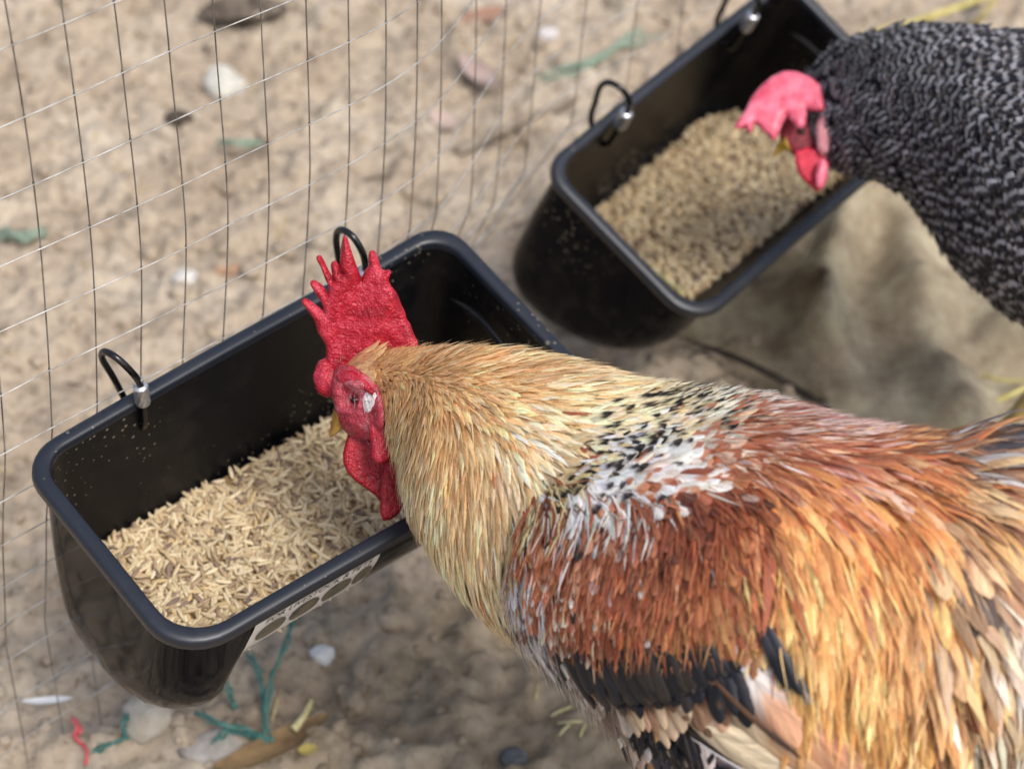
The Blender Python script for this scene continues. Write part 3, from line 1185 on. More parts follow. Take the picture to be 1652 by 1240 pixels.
def grow(surf, s, th, dirs, L, Wd, l0, l1, kind, c0, c1, thr, bars, droop=0.0, curl=0.0, across=3, free=1.0, lace=0.0):
    """feathers as cupped blades that follow the body; all arrays of n. dirs: wanted world direction. free: fraction after which the blade leaves the skin"""
    ts, ws = PROF[kind]
    K = len(ts)
    n = len(s)
    s, th = s.copy(), th.copy()
    seed = rng.random(n)
    C, Nn = [], []
    P, N, ds, dt = surf.ev(s, th)
    d = dirs.copy()
    last = None
    pos = P + N * l0[:, None]
    for k in range(K):
        t = ts[k]
        if k > 0:
            step = (L * (ts[k] - ts[k - 1]))
            dd = d - N * (d * N).sum(1, keepdims=True)
            dd = norm(dd)
            if droop:
                dd = norm(dd + droop * t * np.array([0, 0, -1.0]))
                dd = norm(dd - N * np.minimum((dd * N).sum(1, keepdims=True), 0))
            # metric step on the surface
            a = (ds * ds).sum(1); b = (ds * dt).sum(1); c = (dt * dt).sum(1) + 1e-12
            p_, q_ = (dd * ds).sum(1), (dd * dt).sum(1)
            det = a * c - b * b + 1e-16
            s2 = s + step * (p_ * c - q_ * b) / det
            th2 = th + np.clip(step * (a * q_ - b * p_) / det, -1.2, 1.2)
            over = (s2 > .995) | (t > free)
            s, th = np.where(over, s, s2), np.where(over, th, th2)
            P2, N2, ds, dt = surf.ev(s, th)
            lift = l0 + (l1 - l0) * (t ** 1.3)
            new = P2 + N2 * lift[:, None]
            new = np.where(over[:, None], pos + dd * step[:, None] + np.array([0, 0, -1.0]) * (step * .15)[:, None], new)
            N = np.where(over[:, None], N, N2)
            d = dd
            pos = new
        C.append(pos); Nn.append(N)
    C, Nn = np.stack(C, 1), np.stack(Nn, 1)            # n,K,3
    T = norm(np.gradient(C, axis=1))
    B = norm(np.cross(Nn, T))
    w = np.array(ws)[None, :, None] * Wd[:, None, None] / 2
    if K > 12:
        w = w * (1 + np.clip(rng.normal(0, .025, w.shape), -.06, .05)) * np.where(rng.random(w.shape) < .025, .86, 1.0)
    # sideways wander
    wob = (rng.normal(0, 1, n)[:, None] * np.array(ts)[None] ** 2)[..., None] * B * (L * .03)[:, None, None]
    C = C + wob
    us = np.linspace(-1, 1, across)
    V = np.stack([C + B * w * u - Nn * w * (.35 * u * u) for u in us], 2)   # n,K,A,3
    A = across
    fu = np.stack(np.broadcast_arrays(((us + 1) / 2)[None, None, :], np.array(ts)[None, :, None], seed[:, None, None]), -1).reshape(-1, 3)
    fpar = np.repeat(np.stack([thr, bars, L / (Wd + 1e-9) * .1, np.full(n, lace)], -1), K * A, 0)
    base = (np.arange(n) * K * A)[:, None, None]
    kk, aa = np.meshgrid(np.arange(K - 1), np.arange(A - 1), indexing='ij')
    q = np.stack([kk * A + aa, kk * A + aa + 1, (kk + 1) * A + aa + 1, (kk + 1) * A + aa], -1).reshape(1, -1, 4)
    F = (base + q).reshape(-1, 4)
    return dict(V=V.reshape(-1, 3), F=F, c0=np.repeat(c0, K * A, 0), c1=np.repeat(c1, K * A, 0), fuv=fu, fpar=fpar)


def cat_parts(ps):
    out, o_ = dict(V=[], F=[], c0=[], c1=[], fuv=[], fpar=[]), 0
    for p in ps:
        for k in out:
            out[k].append(p[k] + o_ if k == 'F' else p[k])
        o_ += len(p['V'])
    return {k: np.concatenate(v) for k, v in out.items()}


def feather_obj(name, ps, parent, mat=None, kind='stuff'):
    p = cat_parts(ps) if isinstance(ps, list) else ps
    o = mesh(name, p['V'], p['F'], mat or M_FEATHER, parent, attrs={'c0': p['c0'], 'c1': p['c1'], 'fuv': p['fuv'], 'fpar': p['fpar']})
    if kind: o['kind'] = kind
    return o


def idw(x, y, anchors, vals, power=3.0):
    A = np.asarray(anchors, float)
    d2 = (x[:, None] - A[None, :, 0]) ** 2 + (y[:, None] - A[None, :, 1]) ** 2 + 30.0
    w = d2 ** (-power / 2)
    w /= w.sum(1, keepdims=True)
    return w @ np.asarray(vals, float)


def pick_near(x, y, anchors, power=4.0):
    """random anchor, the likelier the nearer: gives feathers of mixed colours along borders"""
    A = np.asarray(anchors, float)
    d2 = (x[:, None] - A[None, :, 0]) ** 2 + (y[:, None] - A[None, :, 1]) ** 2 + 60.0
    w = d2 ** (-power / 2)
    w /= w.sum(1, keepdims=True)
    return (w.cumsum(1) > rng.random(len(x))[:, None]).argmax(1)


# ------------------------------------------------------------------ rooster
RO = [  # back edge x,y   belly edge x,y   depth   half width
    (545, 632, 548, 655, 1.050, .004),
    (550, 600, 556, 688, 1.050, .014),
    (575, 573, 585, 706, 1.046, .019),
    (618, 566, 620, 714, 1.038, .021),
    (664, 566, 648, 752, 1.022, .026),
    (720, 565, 664, 820, 1.004, .034),
    (790, 567, 692, 874, .990, .043),
    (870, 578, 734, 932, .978, .053),
    (960, 599, 790, 992, .966, .063),
    (1050, 626, 858, 1046, .956, .073),
    (1130, 640, 926, 1100, .946, .081),
    (1210, 648, 994, 1168, .936, .088),
    (1290, 664, 1066, 1242, .926, .094),
    (1370, 688, 1180, 1310, .916, .094),
    (1460, 702, 1330, 1330, .906, .088),
    (1545, 712, 1480, 1290, .896, .074),
    (1625, 712, 1600, 1180, .888, .052),
    (1690, 740, 1685, 1030, .882, .028),
    (1725, 830, 1722, 930, .880, .006)]
rs = Surf(RO, 220, 144)


def bump_region(surf, cx, cy, rx, ry, amt):
    s, t = np.meshgrid(np.linspace(0, 1, surf.ns), np.arange(surf.nt) * 2 * math.pi / surf.nt, indexing='ij')
    q = surf.chart(s.ravel(), t.ravel())
    r = ((q[:, 0] - cx) / rx) ** 2 + ((q[:, 1] - cy) / ry) ** 2
    k = np.clip(1 - r, 0, 1) ** .6
    surf.P = surf.P + surf.N * (amt * k).reshape(surf.ns, surf.nt)[..., None]
    surf.finish()


bump_region(rs, 1040, 930, 215, 180, .010)            # folded wings stand proud of the flank
rooster = thing('rooster', [float(at(1230, 900, .93)[0]), float(at(1230, 900, .93)[1]), 0.0],
                'golden and rust feathered rooster with a tall red comb bending into the front trough', 'rooster')

# colours over the plumage: x, y, base, tip, where the tip colour starts, chance of the tip colour
CO = [
    (575, 575, (196, 138, 84), (222, 172, 116), .55, .6), (620, 570, (206, 150, 92), (226, 178, 118), .5, .6), (680, 565, (214, 160, 98), (236, 194, 138), .55, .6),
    (640, 600, (204, 148, 86), (228, 180, 116), .5, .6), (760, 575, (222, 166, 96), (240, 202, 146), .55, .6), (850, 585, (226, 174, 108), (244, 214, 160), .55, .6),
    (940, 600, (232, 192, 128), (246, 222, 172), .5, .6), (1000, 620, (234, 200, 144), (246, 228, 186), .5, .6),
    (700, 640, (212, 154, 84), (236, 190, 124), .5, .6), (790, 640, (216, 164, 96), (238, 200, 140), .5, .6), (870, 650, (228, 188, 124), (246, 220, 170), .5, .6),
    (660, 690, (206, 162, 100), (232, 202, 150), .5, .6), (740, 720, (206, 152, 88), (232, 194, 134), .5, .6), (820, 690, (230, 196, 142), (246, 228, 190), .5, .6),
    (900, 690, (222, 190, 134), (244, 226, 186), .5, .6), (650, 770, (210, 180, 128), (232, 212, 168), .5, .6), (700, 800, (210, 172, 112), (236, 208, 156), .5, .6),
    (770, 800, (206, 162, 106), (230, 196, 142), .5, .6), (820, 760, (206, 168, 116), (228, 198, 150), .5, .6), (860, 740, (208, 182, 136), (52, 44, 40), .74, .35),
    (680, 880, (204, 176, 128), (228, 206, 164), .5, .5), (740, 900, (206, 176, 122), (230, 204, 156), .5, .5), (800, 860, (208, 176, 116), (230, 202, 150), .5, .5),
    (830, 800, (214, 184, 120), (36, 30, 30), .70, .55), (720, 960, (178, 150, 112), (206, 182, 144), .5, .5), (780, 960, (194, 164, 118), (216, 192, 150), .5, .5),
    (770, 1020, (158, 134, 104), (192, 168, 134), .5, .5), (830, 1050, (150, 128, 104), (190, 170, 144), .5, .5),
    # spotted cape
    (1060, 630, (238, 222, 186), (40, 34, 32), .72, .55), (1130, 640, (240, 230, 210), (40, 34, 32), .74, .45), (970, 660, (232, 214, 172), (34, 30, 30), .70, .65),
    (1040, 665, (234, 216, 172), (30, 28, 28), .70, .7), (1110, 680, (238, 226, 200), (36, 32, 32), .72, .5), (920, 710, (232, 216, 178), (30, 28, 28), .70, .6),
    (1180, 645, (240, 228, 214), (196, 120, 84), .6, .4), (890, 770, (222, 196, 138), (28, 26, 28), .70, .5),
    # white shoulder patch
    (970, 735, (240, 240, 242), (36, 34, 38), .72, .4), (1020, 745, (240, 236, 234), (40, 38, 40), .76, .3), (940, 775, (238, 236, 234), (50, 44, 44), .76, .3),
    (1070, 755, (240, 232, 224), (206, 140, 104), .72, .4), (1000, 780, (234, 220, 206), (196, 120, 82), .7, .5), (1100, 725, (236, 220, 204), (196, 120, 84), .66, .5), (960, 760, (242, 242, 244), (60, 56, 58), .80, .3),
    # back
    (1150, 690, (226, 190, 160), (190, 104, 62), .45, .7), (1210, 665, (226, 190, 172), (182, 104, 78), .5, .6), (1280, 670, (184, 106, 86), (232, 200, 194), .50, .75),
    (1350, 690, (176, 98, 76), (228, 188, 178), .52, .7), (1430, 705, (186, 108, 64), (222, 166, 108), .6, .5), (1130, 740, (226, 192, 164), (180, 100, 62), .62, .6),
    (1200, 720, (188, 104, 66), (232, 190, 160), .60, .65), (1270, 730, (176, 90, 52), (226, 170, 124), .62, .65), (1340, 740, (184, 96, 54), (230, 176, 122), .62, .6),
    (1420, 750, (190, 102, 50), (226, 158, 88), .6, .5), (1480, 740, (150, 104, 76), (70, 58, 56), .6, .4), (1190, 770, (196, 116, 64), (168, 82, 40), .5, .5),
    # wing bow
    (880, 820, (158, 80, 40), (186, 106, 60), .55, .5), (950, 815, (168, 88, 52), (206, 140, 104), .6, .5), (1030, 810, (148, 74, 42), (178, 104, 70), .6, .5), (1110, 810, (144, 70, 40), (104, 56, 40), .6, .4),
    (1170, 820, (162, 76, 36), (190, 102, 50), .6, .5), (870, 890, (176, 86, 36), (202, 122, 62), .6, .5), (950, 900, (166, 80, 38), (206, 140, 100), .65, .35), (1030, 900, (150, 70, 34), (184, 104, 62), .6, .5),
    (1110, 900, (156, 74, 36), (190, 112, 58), .6, .5), (1180, 900, (170, 84, 40), (202, 128, 68), .6, .5), (880, 950, (170, 80, 36), (232, 214, 190), .80, .45), (960, 960, (166, 76, 34), (230, 200, 160), .82, .4), (900, 900, (172, 84, 40), (236, 222, 204), .80, .4),
    (1040, 970, (164, 78, 34), (198, 122, 58), .6, .5), (1130, 970, (172, 92, 42), (206, 140, 70), .6, .5), (1200, 980, (170, 98, 46), (206, 146, 72), .6, .5),
    (920, 1010, (150, 68, 32), (190, 116, 54), .6, .5), (1000, 1030, (172, 92, 38), (208, 146, 68), .6, .6), (1090, 1040, (176, 104, 44), (212, 154, 76), .6, .6), (1170, 1040, (160, 100, 50), (206, 150, 78), .6, .5),
    # strip in front of the wing
    (835, 880, (232, 232, 236), (60, 54, 54), .74, .3), (815, 920, (214, 206, 198), (70, 58, 52), .7, .4), (850, 970, (222, 220, 222), (44, 40, 42), .62, .5), (880, 1030, (218, 214, 214), (50, 44, 44), .5, .5),
    (920, 1080, (160, 140, 126), (222, 212, 200), .6, .6), (960, 1120, (150, 128, 112), (206, 186, 168), .6, .6), (990, 1160, (140, 118, 104), (190, 168, 150), .6, .5),
    (1000, 1200, (60, 58, 70), (150, 150, 170), .6, .3), (1080, 1210, (206, 190, 184), (90, 80, 96), .6, .4), (1150, 1230, (226, 214, 206), (120, 104, 110), .6, .4),
    (1060, 1120, (34, 34, 42), (24, 26, 36), .5, .5), (1000, 1090, (30, 32, 40), (24, 26, 36), .5, .5), (1140, 1100, (34, 34, 40), (24, 26, 34), .5, .5),
    # saddle
    (1260, 790, (208, 128, 60), (230, 164, 88), .6, .5), (1340, 800, (212, 132, 60), (234, 172, 92), .6, .5), (1420, 810, (206, 124, 56), (232, 168, 90), .6, .5),
    (1280, 870, (222, 154, 76), (242, 200, 124), .6, .5), (1360, 880, (226, 154, 72), (244, 200, 118), .6, .5), (1440, 880, (210, 140, 70), (232, 178, 104), .6, .5),
    (1280, 960, (220, 156, 80), (240, 200, 124), .6, .5), (1360, 970, (222, 156, 74), (244, 206, 126), .6, .5), (1440, 970, (204, 138, 74), (236, 188, 112), .6, .5),
    (1300, 1060, (206, 144, 66), (236, 188, 100), .6, .5), (1380, 1060, (208, 146, 68), (240, 196, 110), .6, .5), (1460, 1060, (190, 126, 66), (228, 180, 110), .6, .5),
    (1340, 1150, (176, 112, 48), (222, 166, 84), .6, .5), (1440, 1150, (164, 104, 54), (216, 164, 96), .6, .5), (1300, 1220, (150, 92, 44), (210, 160, 90), .6, .5),
    # rump and tail
    (1510, 800, (196, 150, 108), (230, 190, 136), .6, .5), (1500, 870, (150, 112, 84), (196, 158, 120), .6, .5), (1560, 740, (216, 208, 204), (96, 92, 98), .5, .5), (1630, 740, (96, 90, 94), (130, 120, 118), .5, .4),
    (1570, 830, (140, 96, 74), (190, 140, 100), .6, .5), (1630, 820, (160, 104, 80), (196, 142, 108), .6, .5), (1560, 930, (192, 160, 130), (228, 206, 180), .6, .5), (1630, 930, (176, 150, 130), (222, 210, 196), .6, .5),
    (1540, 1020, (178, 128, 76), (214, 170, 112), .6, .5), (1620, 1040, (140, 110, 84), (190, 160, 124), .6, .5), (1520, 1120, (116, 70, 48), (170, 116, 70), .6, .5), (1600, 1150, (130, 116, 100), (200, 188, 168), .6, .5)]
COA = np.array([(a[0], a[1]) for a in CO], float)
CO0 = np.array([lin(a[2]) for a in CO]); CO1 = np.array([lin(a[3]) for a in CO])
for A_ in (CO0, CO1):
    lum = A_.mean(1, keepdims=True)
    A_[:] = (lum + (A_ - lum) * .84) * np.where(lum > .06, 1.06, 1.0)
COT = np.array([a[4] for a in CO]); COP = np.array([a[5] for a in CO])
# which way the feathers lie: x, y, dx, dy (dy down)
FL = [(575, 580, 1, .12), (620, 565, 1, .05), (680, 560, 1, .08), (780, 565, 1, .08), (880, 580, 1, .15), (960, 605, 1, .22), (1050, 635, 1, .10), (1130, 640, 1, .22),
      (620, 600, 1, .35), (650, 640, .7, .7), (640, 700, .25, 1), (645, 780, .08, 1), (670, 860, .3, 1), (700, 700, .5, .86), (760, 640, .85, .5), (700, 800, .28, 1), (760, 740, .55, .8), (840, 690, .85, .42),
      (770, 820, .5, .85), (740, 900, .5, .85), (720, 950, .5, .85), (790, 960, .62, .78), (830, 1040, .66, .74), (850, 760, .7, .7), (930, 690, .9, .3), (820, 840, .75, .7), (900, 730, .9, .35),
      (840, 930, .3, 1), (870, 1010, .5, .86), (930, 1090, .65, .75), (990, 1160, .6, .8), (980, 740, .85, .5), (1040, 720, .9, .4),
      (900, 840, .05, 1), (980, 840, .08, 1), (1080, 840, .15, 1), (1180, 850, .25, 1), (900, 950, .12, 1), (1000, 950, .10, 1), (1100, 960, .12, 1), (1180, 960, .15, 1), (1000, 1050, .2, 1), (1120, 1060, .2, 1),
      (1200, 660, .95, .38), (1300, 680, .92, .35), (1400, 700, .92, .35), (1480, 715, .95, .25), (1150, 730, .7, .7), (1220, 740, .6, .8), (1300, 750, .6, .8), (1380, 760, .62, .78), (1450, 760, .6, .8),
      (1280, 840, .25, 1), (1360, 850, .25, 1), (1440, 850, .25, 1), (1300, 960, .05, 1), (1400, 960, .03, 1), (1480, 960, .05, 1), (1350, 1100, .02, 1), (1450, 1100, .03, 1),
      (1560, 740, .9, .3), (1560, 850, .3, 1), (1620, 820, .4, .9), (1600, 1000, .1, 1)]
FLA = np.array([(a[0], a[1]) for a in FL], float)
FLV = np.array([norm([a[2], a[3]]) for a in FL])
WING = [(846, 812), (880, 790), (960, 788), (1060, 792), (1180, 785), (1235, 850), (1240, 980), (1200, 1066), (1090, 1082), (980, 1092), (900, 1030), (858, 950), (840, 870)]
FACE = [(548, 602), (556, 592), (575, 594), (590, 604), (604, 612), (617, 623), (624, 640), (628, 664), (628, 688), (618, 700), (592, 702), (572, 696), (560, 684), (552, 664), (545, 632)]


BARE = [(536, 604), (556, 603), (572, 608), (588, 616), (602, 624), (613, 638), (619, 660), (624, 692), (618, 708), (590, 710), (558, 702), (536, 684)]


def rooster_spots(n, test, tmin=0.0, tmax=2 * math.pi, smin=0.0, smax=1.0):
    """n random roots, even over the skin, where test(chart x, y) holds"""
    out_s, out_t = [], []
    area = np.linalg.norm(np.cross(rs.ds, rs.dt), axis=-1)
    w = (area / area.sum()).ravel()
    cum = np.cumsum(w)
    got = 0
    while got < n:
        k = np.searchsorted(cum, rng.random(n * 3) * cum[-1] * .999999)
        i, j = k // rs.nt, k % rs.nt
        s = (i + rng.random(len(k)) - .5) / (rs.ns - 1)
        t = (j + rng.random(len(k))) / rs.nt * 2 * math.pi
        ok = (s > smin) & (s < smax) & (t > tmin) & (t < tmax)
        s, t = s[ok], t[ok]
        q = rs.chart(s, t)
        m = test(q[:, 0], q[:, 1])
        out_s.append(s[m]); out_t.append(t[m])
        got += m.sum()
        if len(out_s) > 60: break
    s, t = np.concatenate(out_s)[:n], np.concatenate(out_t)[:n]
    return s, t


def flow(surf, s, th, anchors, vecs, jit=.12):
    q = surf.chart(s, th)
    v = idw(q[:, 0], q[:, 1], anchors, vecs, 4)
    v = v + rng.normal(0, jit, v.shape)
    d = v[:, :1] * RT - v[:, 1:] * UP
    P, N, ds, dt = surf.ev(s, th)
    return d, q, N


def plum(n, test, L, Wd, kind, l0=.0008, l1=.004, jit=.12, cj=18, tint=.12, droop=0., free=1., smin=.0, smax=1., sharp=4., across=3, tmin=0., tmax=2 * math.pi, lace=0., gain=1.):
    s, t = rooster_spots(n, test, tmin, tmax, smin, smax)
    d, q, N = flow(rs, s, t, FLA, FLV, jit)
    Lq = (L(q[:, 0], q[:, 1]) if callable(L) else np.full(len(s), L))
    dv = np.c_[d @ RT, -(d @ UP)]
    dv = norm(dv) * (Lq * 2950)[:, None]
    bare = np.zeros(len(s), bool)                       # keep the bare face free of feathers
    for f_ in (0, .35, .7, 1.0):
        bare |= in_poly(q[:, 0] + dv[:, 0] * f_, q[:, 1] + dv[:, 1] * f_, BARE)
    s, t, d, q, N = s[~bare], t[~bare], d[~bare], q[~bare], N[~bare]
    n = len(s)
    xx, yy = q[:, 0] + rng.normal(0, cj, n), q[:, 1] + rng.normal(0, cj, n)
    k = pick_near(xx, yy, COA, sharp)
    tone = rng.normal(1, tint, (n, 1)) * (1 + rng.normal(0, .03, (n, 3)))
    tone = tone * (1 + .55 * (fbm(q[:, 0] / 34, q[:, 1] / 60, 2, 15) - .5) + .35 * (fbm(q[:, 0] / 11, q[:, 1] / 26, 2, 16) - .5))[:, None]
    c0, c1 = np.clip(CO0[k] * tone, 0, .9), np.clip(CO1[k] * tone, 0, .92)
    c0 = c0 * gain * np.where(((q[:, 0] > 1240) & (q[:, 1] > 780))[:, None], np.array([1.0, .99, .90]), 1.0)
    c1 = np.clip(c1 * gain, 0, .93)
    use = rng.random(n) < COP[k]
    thr = np.where(use, COT[k] + rng.normal(0, .05, n), 3.0)
    Ls = (L(q[:, 0], q[:, 1]) if callable(L) else L) * rng.uniform(.8, 1.2, n)
    Ws = (Wd(q[:, 0], q[:, 1]) if callable(Wd) else Wd) * rng.uniform(.75, 1.25, n)
    a, b = np.full(n, l0) * rng.uniform(.6, 1.4, n), np.full(n, l1) * rng.uniform(.5, 1.5, n)
    return grow(rs, s, t, d, Ls, Ws, a, b, kind, c0, c1, thr, np.zeros(n), droop, 0, across, free, lace)


# underlying body: head, neck and trunk as one continuous mesh, dull down colour under the feathers
V, F = rs.mesh_vf()
sg, tg = np.meshgrid(np.linspace(0, 1, rs.ns), np.arange(rs.nt) * 2 * math.pi / rs.nt, indexing='ij')
q = rs.chart(sg.ravel(), tg.ravel())
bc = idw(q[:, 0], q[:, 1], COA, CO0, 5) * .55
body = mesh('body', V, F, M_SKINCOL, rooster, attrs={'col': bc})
rbvh = BVHTree.FromPolygons([tuple(v) for v in V], F)


def hit(bvh, x, y):
    r = norm(ray(x, y))
    h = bvh.ray_cast(Vector(CAM), Vector(r))
    return None if h[0] is None else (np.array(h[0]), np.array(h[1]))


CAPE = [(905, 690), (960, 640), (1030, 612), (1120, 618), (1200, 640), (1160, 690), (1060, 705), (960, 720), (930, 760), (900, 800), (850, 800), (868, 760)]


def CP(x, y): return in_poly(x, y, CAPE)


def NH(x, y):                                            # neck and cape
    e = np.interp(y, [600, 640, 700, 740, 790, 850, 900, 960, 1040, 1080], [1110, 1080, 960, 905, 868, 838, 815, 800, 822, 850])
    return (x < e) & ~in_poly(x, y, BARE) & (x > np.where(y < 606, 572, 552))


def hl(x, y):                                            # hackle length grows from the head
    r = np.hypot(x - 590, y - 610)
    return np.interp(r, [0, 40, 90, 160, 260, 420], [.006, .009, .017, .028, .040, .050])


def hw(x, y):
    r = np.hypot(x - 590, y - 610)
    return np.interp(r, [0, 40, 90, 200, 400], [.0017, .0019, .0021, .0025, .0034])


ps = [plum(2600, lambda x, y: NH(x, y) & (np.hypot(x - 590, y - 610) < 130), hl, hw, 'hackle', .0006, .0022, .10, 14, .14, lace=.5, gain=1.12),
      plum(6200, lambda x, y: NH(x, y) & (np.hypot(x - 590, y - 610) >= 70), hl, lambda x, y: hw(x, y) * 1.55, 'hackle', .0006, .0034, .07, 16, .16, droop=.15, lace=.7, gain=1.15),
      plum(2600, lambda x, y: NH(x, y) & (np.hypot(x - 590, y - 610) >= 160), hl, lambda x, y: hw(x, y) * 2.1, 'hackle', .0006, .0042, .07, 14, .16, droop=.15, lace=.75, gain=1.15),
      plum(2600, lambda x, y: NH(x, y) & ~CP(x + 30, y + 10) & (np.hypot(x - 590, y - 610) >= 60), lambda x, y: hl(x, y) * .9, .0008, 'strand', .0015, .0048, .16, 20, .22, droop=.15, gain=1.15)]
feather_obj('neck_hackle', ps, rooster)


ps = [plum(1150, CP, .022, .0042, 'hackle', .0015, .0058, .08, 7, .06, across=5),
      plum(420, CP, .020, .0052, 'body', .0015, .0050, .10, 7, .06, across=5)]
feather_obj('cape_hackle', ps, rooster)


def FR(x, y):                                            # strip of scaly feathers between neck and wing
    return ~NH(x, y) & ~in_poly(x, y, WING) & (x < 1010) & (y > 790)


ps = [plum(420, FR, .026, .012, 'body', .0008, .0045, .10, 10, .10),
      plum(1600, FR, .018, .0009, 'strand', .002, .007, .25, 14, .15)]
feather_obj('breast_plumage', ps, rooster)


def WH(x, y):
    return ~NH(x, y) & ~in_poly(x, y, WING) & (y < 830) & (x < 1150)


def BK(x, y):
    return ~NH(x, y) & ~in_poly(x, y, WING) & (x > 1090) & (y < np.interp(x, [1090, 1250, 1500], [800, 800, 790])) & (x < 1505)


ps = [plum(900, lambda x, y: WH(x, y) & ~CP(x, y), .022, .0080, 'body', .001, .0060, .16, 8, .06, across=5),
      plum(450, lambda x, y: WH(x, y) & ~CP(x, y) & (y < 770), .014, .0009, 'strand', .002, .007, .22, 12, .10),
      plum(2800, BK, .028, .0046, 'hackle', .0008, .0044, .09, 14, .18, lace=.6),
      plum(1600, BK, .024, .0010, 'strand', .002, .0056, .16, 18, .2)]
feather_obj('back_plumage', ps, rooster)


def WB(x, y): return in_poly(x, y, WING) & (y < np.interp(x, [850, 900, 960, 1100, 1200, 1240], [925, 952, 985, 985, 972, 960]))


ps = [plum(2600, WB, .030, .0072, 'body', .001, .0065, .12, 12, .2, across=5, lace=.55, gain=.80),
      plum(3600, WB, .026, .0014, 'strand', .003, .0085, .22, 22, .34, gain=.88)]
feather_obj('wing_bow_plumage', ps, rooster)


def SD(x, y):
    return ~in_poly(x, y, WING) & (x > np.interp(y, [760, 980, 1050, 1130], [1200, 1250, 1300, 1350])) & (y > 735) & (x < 1500) & (y < 1130)


ps = [plum(1000, SD, .062, .0082, 'hackle', .001, .010, .06, 14, .13, free=.75, lace=.5),
      plum(800, SD, .052, .0064, 'hackle', .002, .014, .08, 14, .15, free=.7, lace=.75),
      plum(1200, SD, .044, .0012, 'strand', .003, .014, .14, 18, .25, free=.8)]
feather_obj('saddle_hackle', ps, rooster)


def TL_(x, y): return (x >= 1485)


ps = [plum(1100, TL_, .046, .0085, 'hackle', .001, .015, .14, 24, .18, smax=.97, lace=.5), plum(300, TL_, .042, .011, 'body', .001, .012, .16, 22, .15, smax=.97, across=5, lace=.4),
      plum(1500, TL_, .035, .0012, 'strand', .003, .012, .3, 26, .18, smax=.97)]
feather_obj('rump_plumage', ps, rooster)


def BL(x, y): return ~((x > 1120) & (x < 1420) & (y > 1040)) & (y > 1060) & ~in_poly(x, y, WING) & (x > 960) & (x < 1520)


ps = [plum(1200, BL, .030, .012, 'body', .0008, .006, .2, 16, .12)]
feather_obj('belly_plumage', ps, rooster)

# rest of the far side and belly not charted above is covered by the same loops (the chart mirrors)


def big_feather(name, root_px, tip_px, width, c0, c1, thr, lift0, lift1, surf=rs, parent=None, bend=0.0, mat=None, kind='vane'):
    """one large feather lying on the body between two points of the near side"""
    s, t = surf.find(*root_px)
    s, t = np.array([s]), np.array([t])
    P, N, _, _ = surf.ev(s, t)
    dpx = proj(P)[0, 2]
    v = np.array([tip_px[0] - root_px[0], tip_px[1] - root_px[1]], float)
    L = np.linalg.norm(v) / FPX * dpx
    d = (RT * v[0] - UP * v[1])[None] / np.linalg.norm(v)
    d3 = d - N * (d * N).sum(1, keepdims=True)
    L = L / max(.55, np.linalg.norm(d3))
    p = grow(surf, s, t, d, np.array([L]), np.array([width]), np.array([lift0]), np.array([lift1]), kind,
             lin(c0)[None], lin(c1)[None], np.array([thr]), np.array([0.0]), 0, 0, 7, .9)
    o = feather_obj(name, p, parent or rooster, mat, None)
    return o


# folded wing: primaries and secondaries below, black bar of coverts over them
SALM, CREAM, WHT, BLK = (206, 152, 118), (222, 204, 174), (238, 234, 232), (20, 20, 26)
for (r, t, w, a, b, th, l0, l1, mt) in [
        ((1100, 1190), (1390, 1286), .014, BLK, (26, 26, 34), .6, .0050, .0070, M_FEATHER_GLOSS),
        ((1120, 1166), (1425, 1256), .013, BLK, (30, 30, 38), .6, .0060, .0085, M_FEATHER_GLOSS),
        ((1130, 1172), (1400, 1252), .0020, (200, 196, 198), WHT, 3, .0092, .0110, M_FEATHER_GLOSS),
        ((1112, 1128), (1310, 1216), .020, CREAM, (196, 166, 136), .7, .0080, .0100, M_FEATHER),
        ((1110, 1062), (1345, 1222), .020, (214, 192, 160), (198, 156, 120), .6, .0050, .0115, M_FEATHER),
        ((1150, 1072), (1300, 1190), .0030, (92, 64, 46), (60, 44, 38), .6, .0122, .0135, M_FEATHER),
        ((1150, 1018), (1378, 1236), .024, WHT, SALM, .50, .0050, .0130, M_FEATHER),
        ((1150, 990), (1300, 1160), .020, (236, 226, 220), (216, 164, 130), .62, .0040, .0145, M_FEATHER),
        ((1238, 1012), (1280, 1098), .007, (48, 46, 54), BLK, .4, .0112, .0128, M_FEATHER_BLACK),
        ((1246, 1010), (1296, 1104), .006, (40, 40, 48), BLK, .4, .0115, .0135, M_FEATHER_BLACK),
        ((1252, 1022), (1310, 1120), .006, BLK, (150, 140, 138), .84, .0110, .0130, M_FEATHER_BLACK)]:
    big_feather('flight_feather', r, t, w, a, b, th, l0, l1, mat=mt)
rgw = random.Random(9)
for k in range(34):
    u_ = k / 33
    x0, y0 = 926 + 250 * u_ + rgw.uniform(-6, 6), 1046 - 6 * u_ + rgw.uniform(-12, 12)
    ln = rgw.uniform(66, 122)
    x1, y1 = x0 + ln * rgw.uniform(.30, .55) * (1.15 - .5 * u_), y0 + ln * .9
    g_ = rgw.choice([(22, 23, 30), (26, 27, 34), (18, 19, 26), (44, 38, 36)])
    big_feather('wing_covert', (x0, y0), (x1, y1), rgw.uniform(.006, .011), g_, rgw.choice([(14, 15, 22), (18, 20, 30), (70, 54, 44)]), .86, .0080 + .00004 * k, .0112 + rgw.uniform(0, .002), mat=M_FEATHER_BLACK, kind='covert')
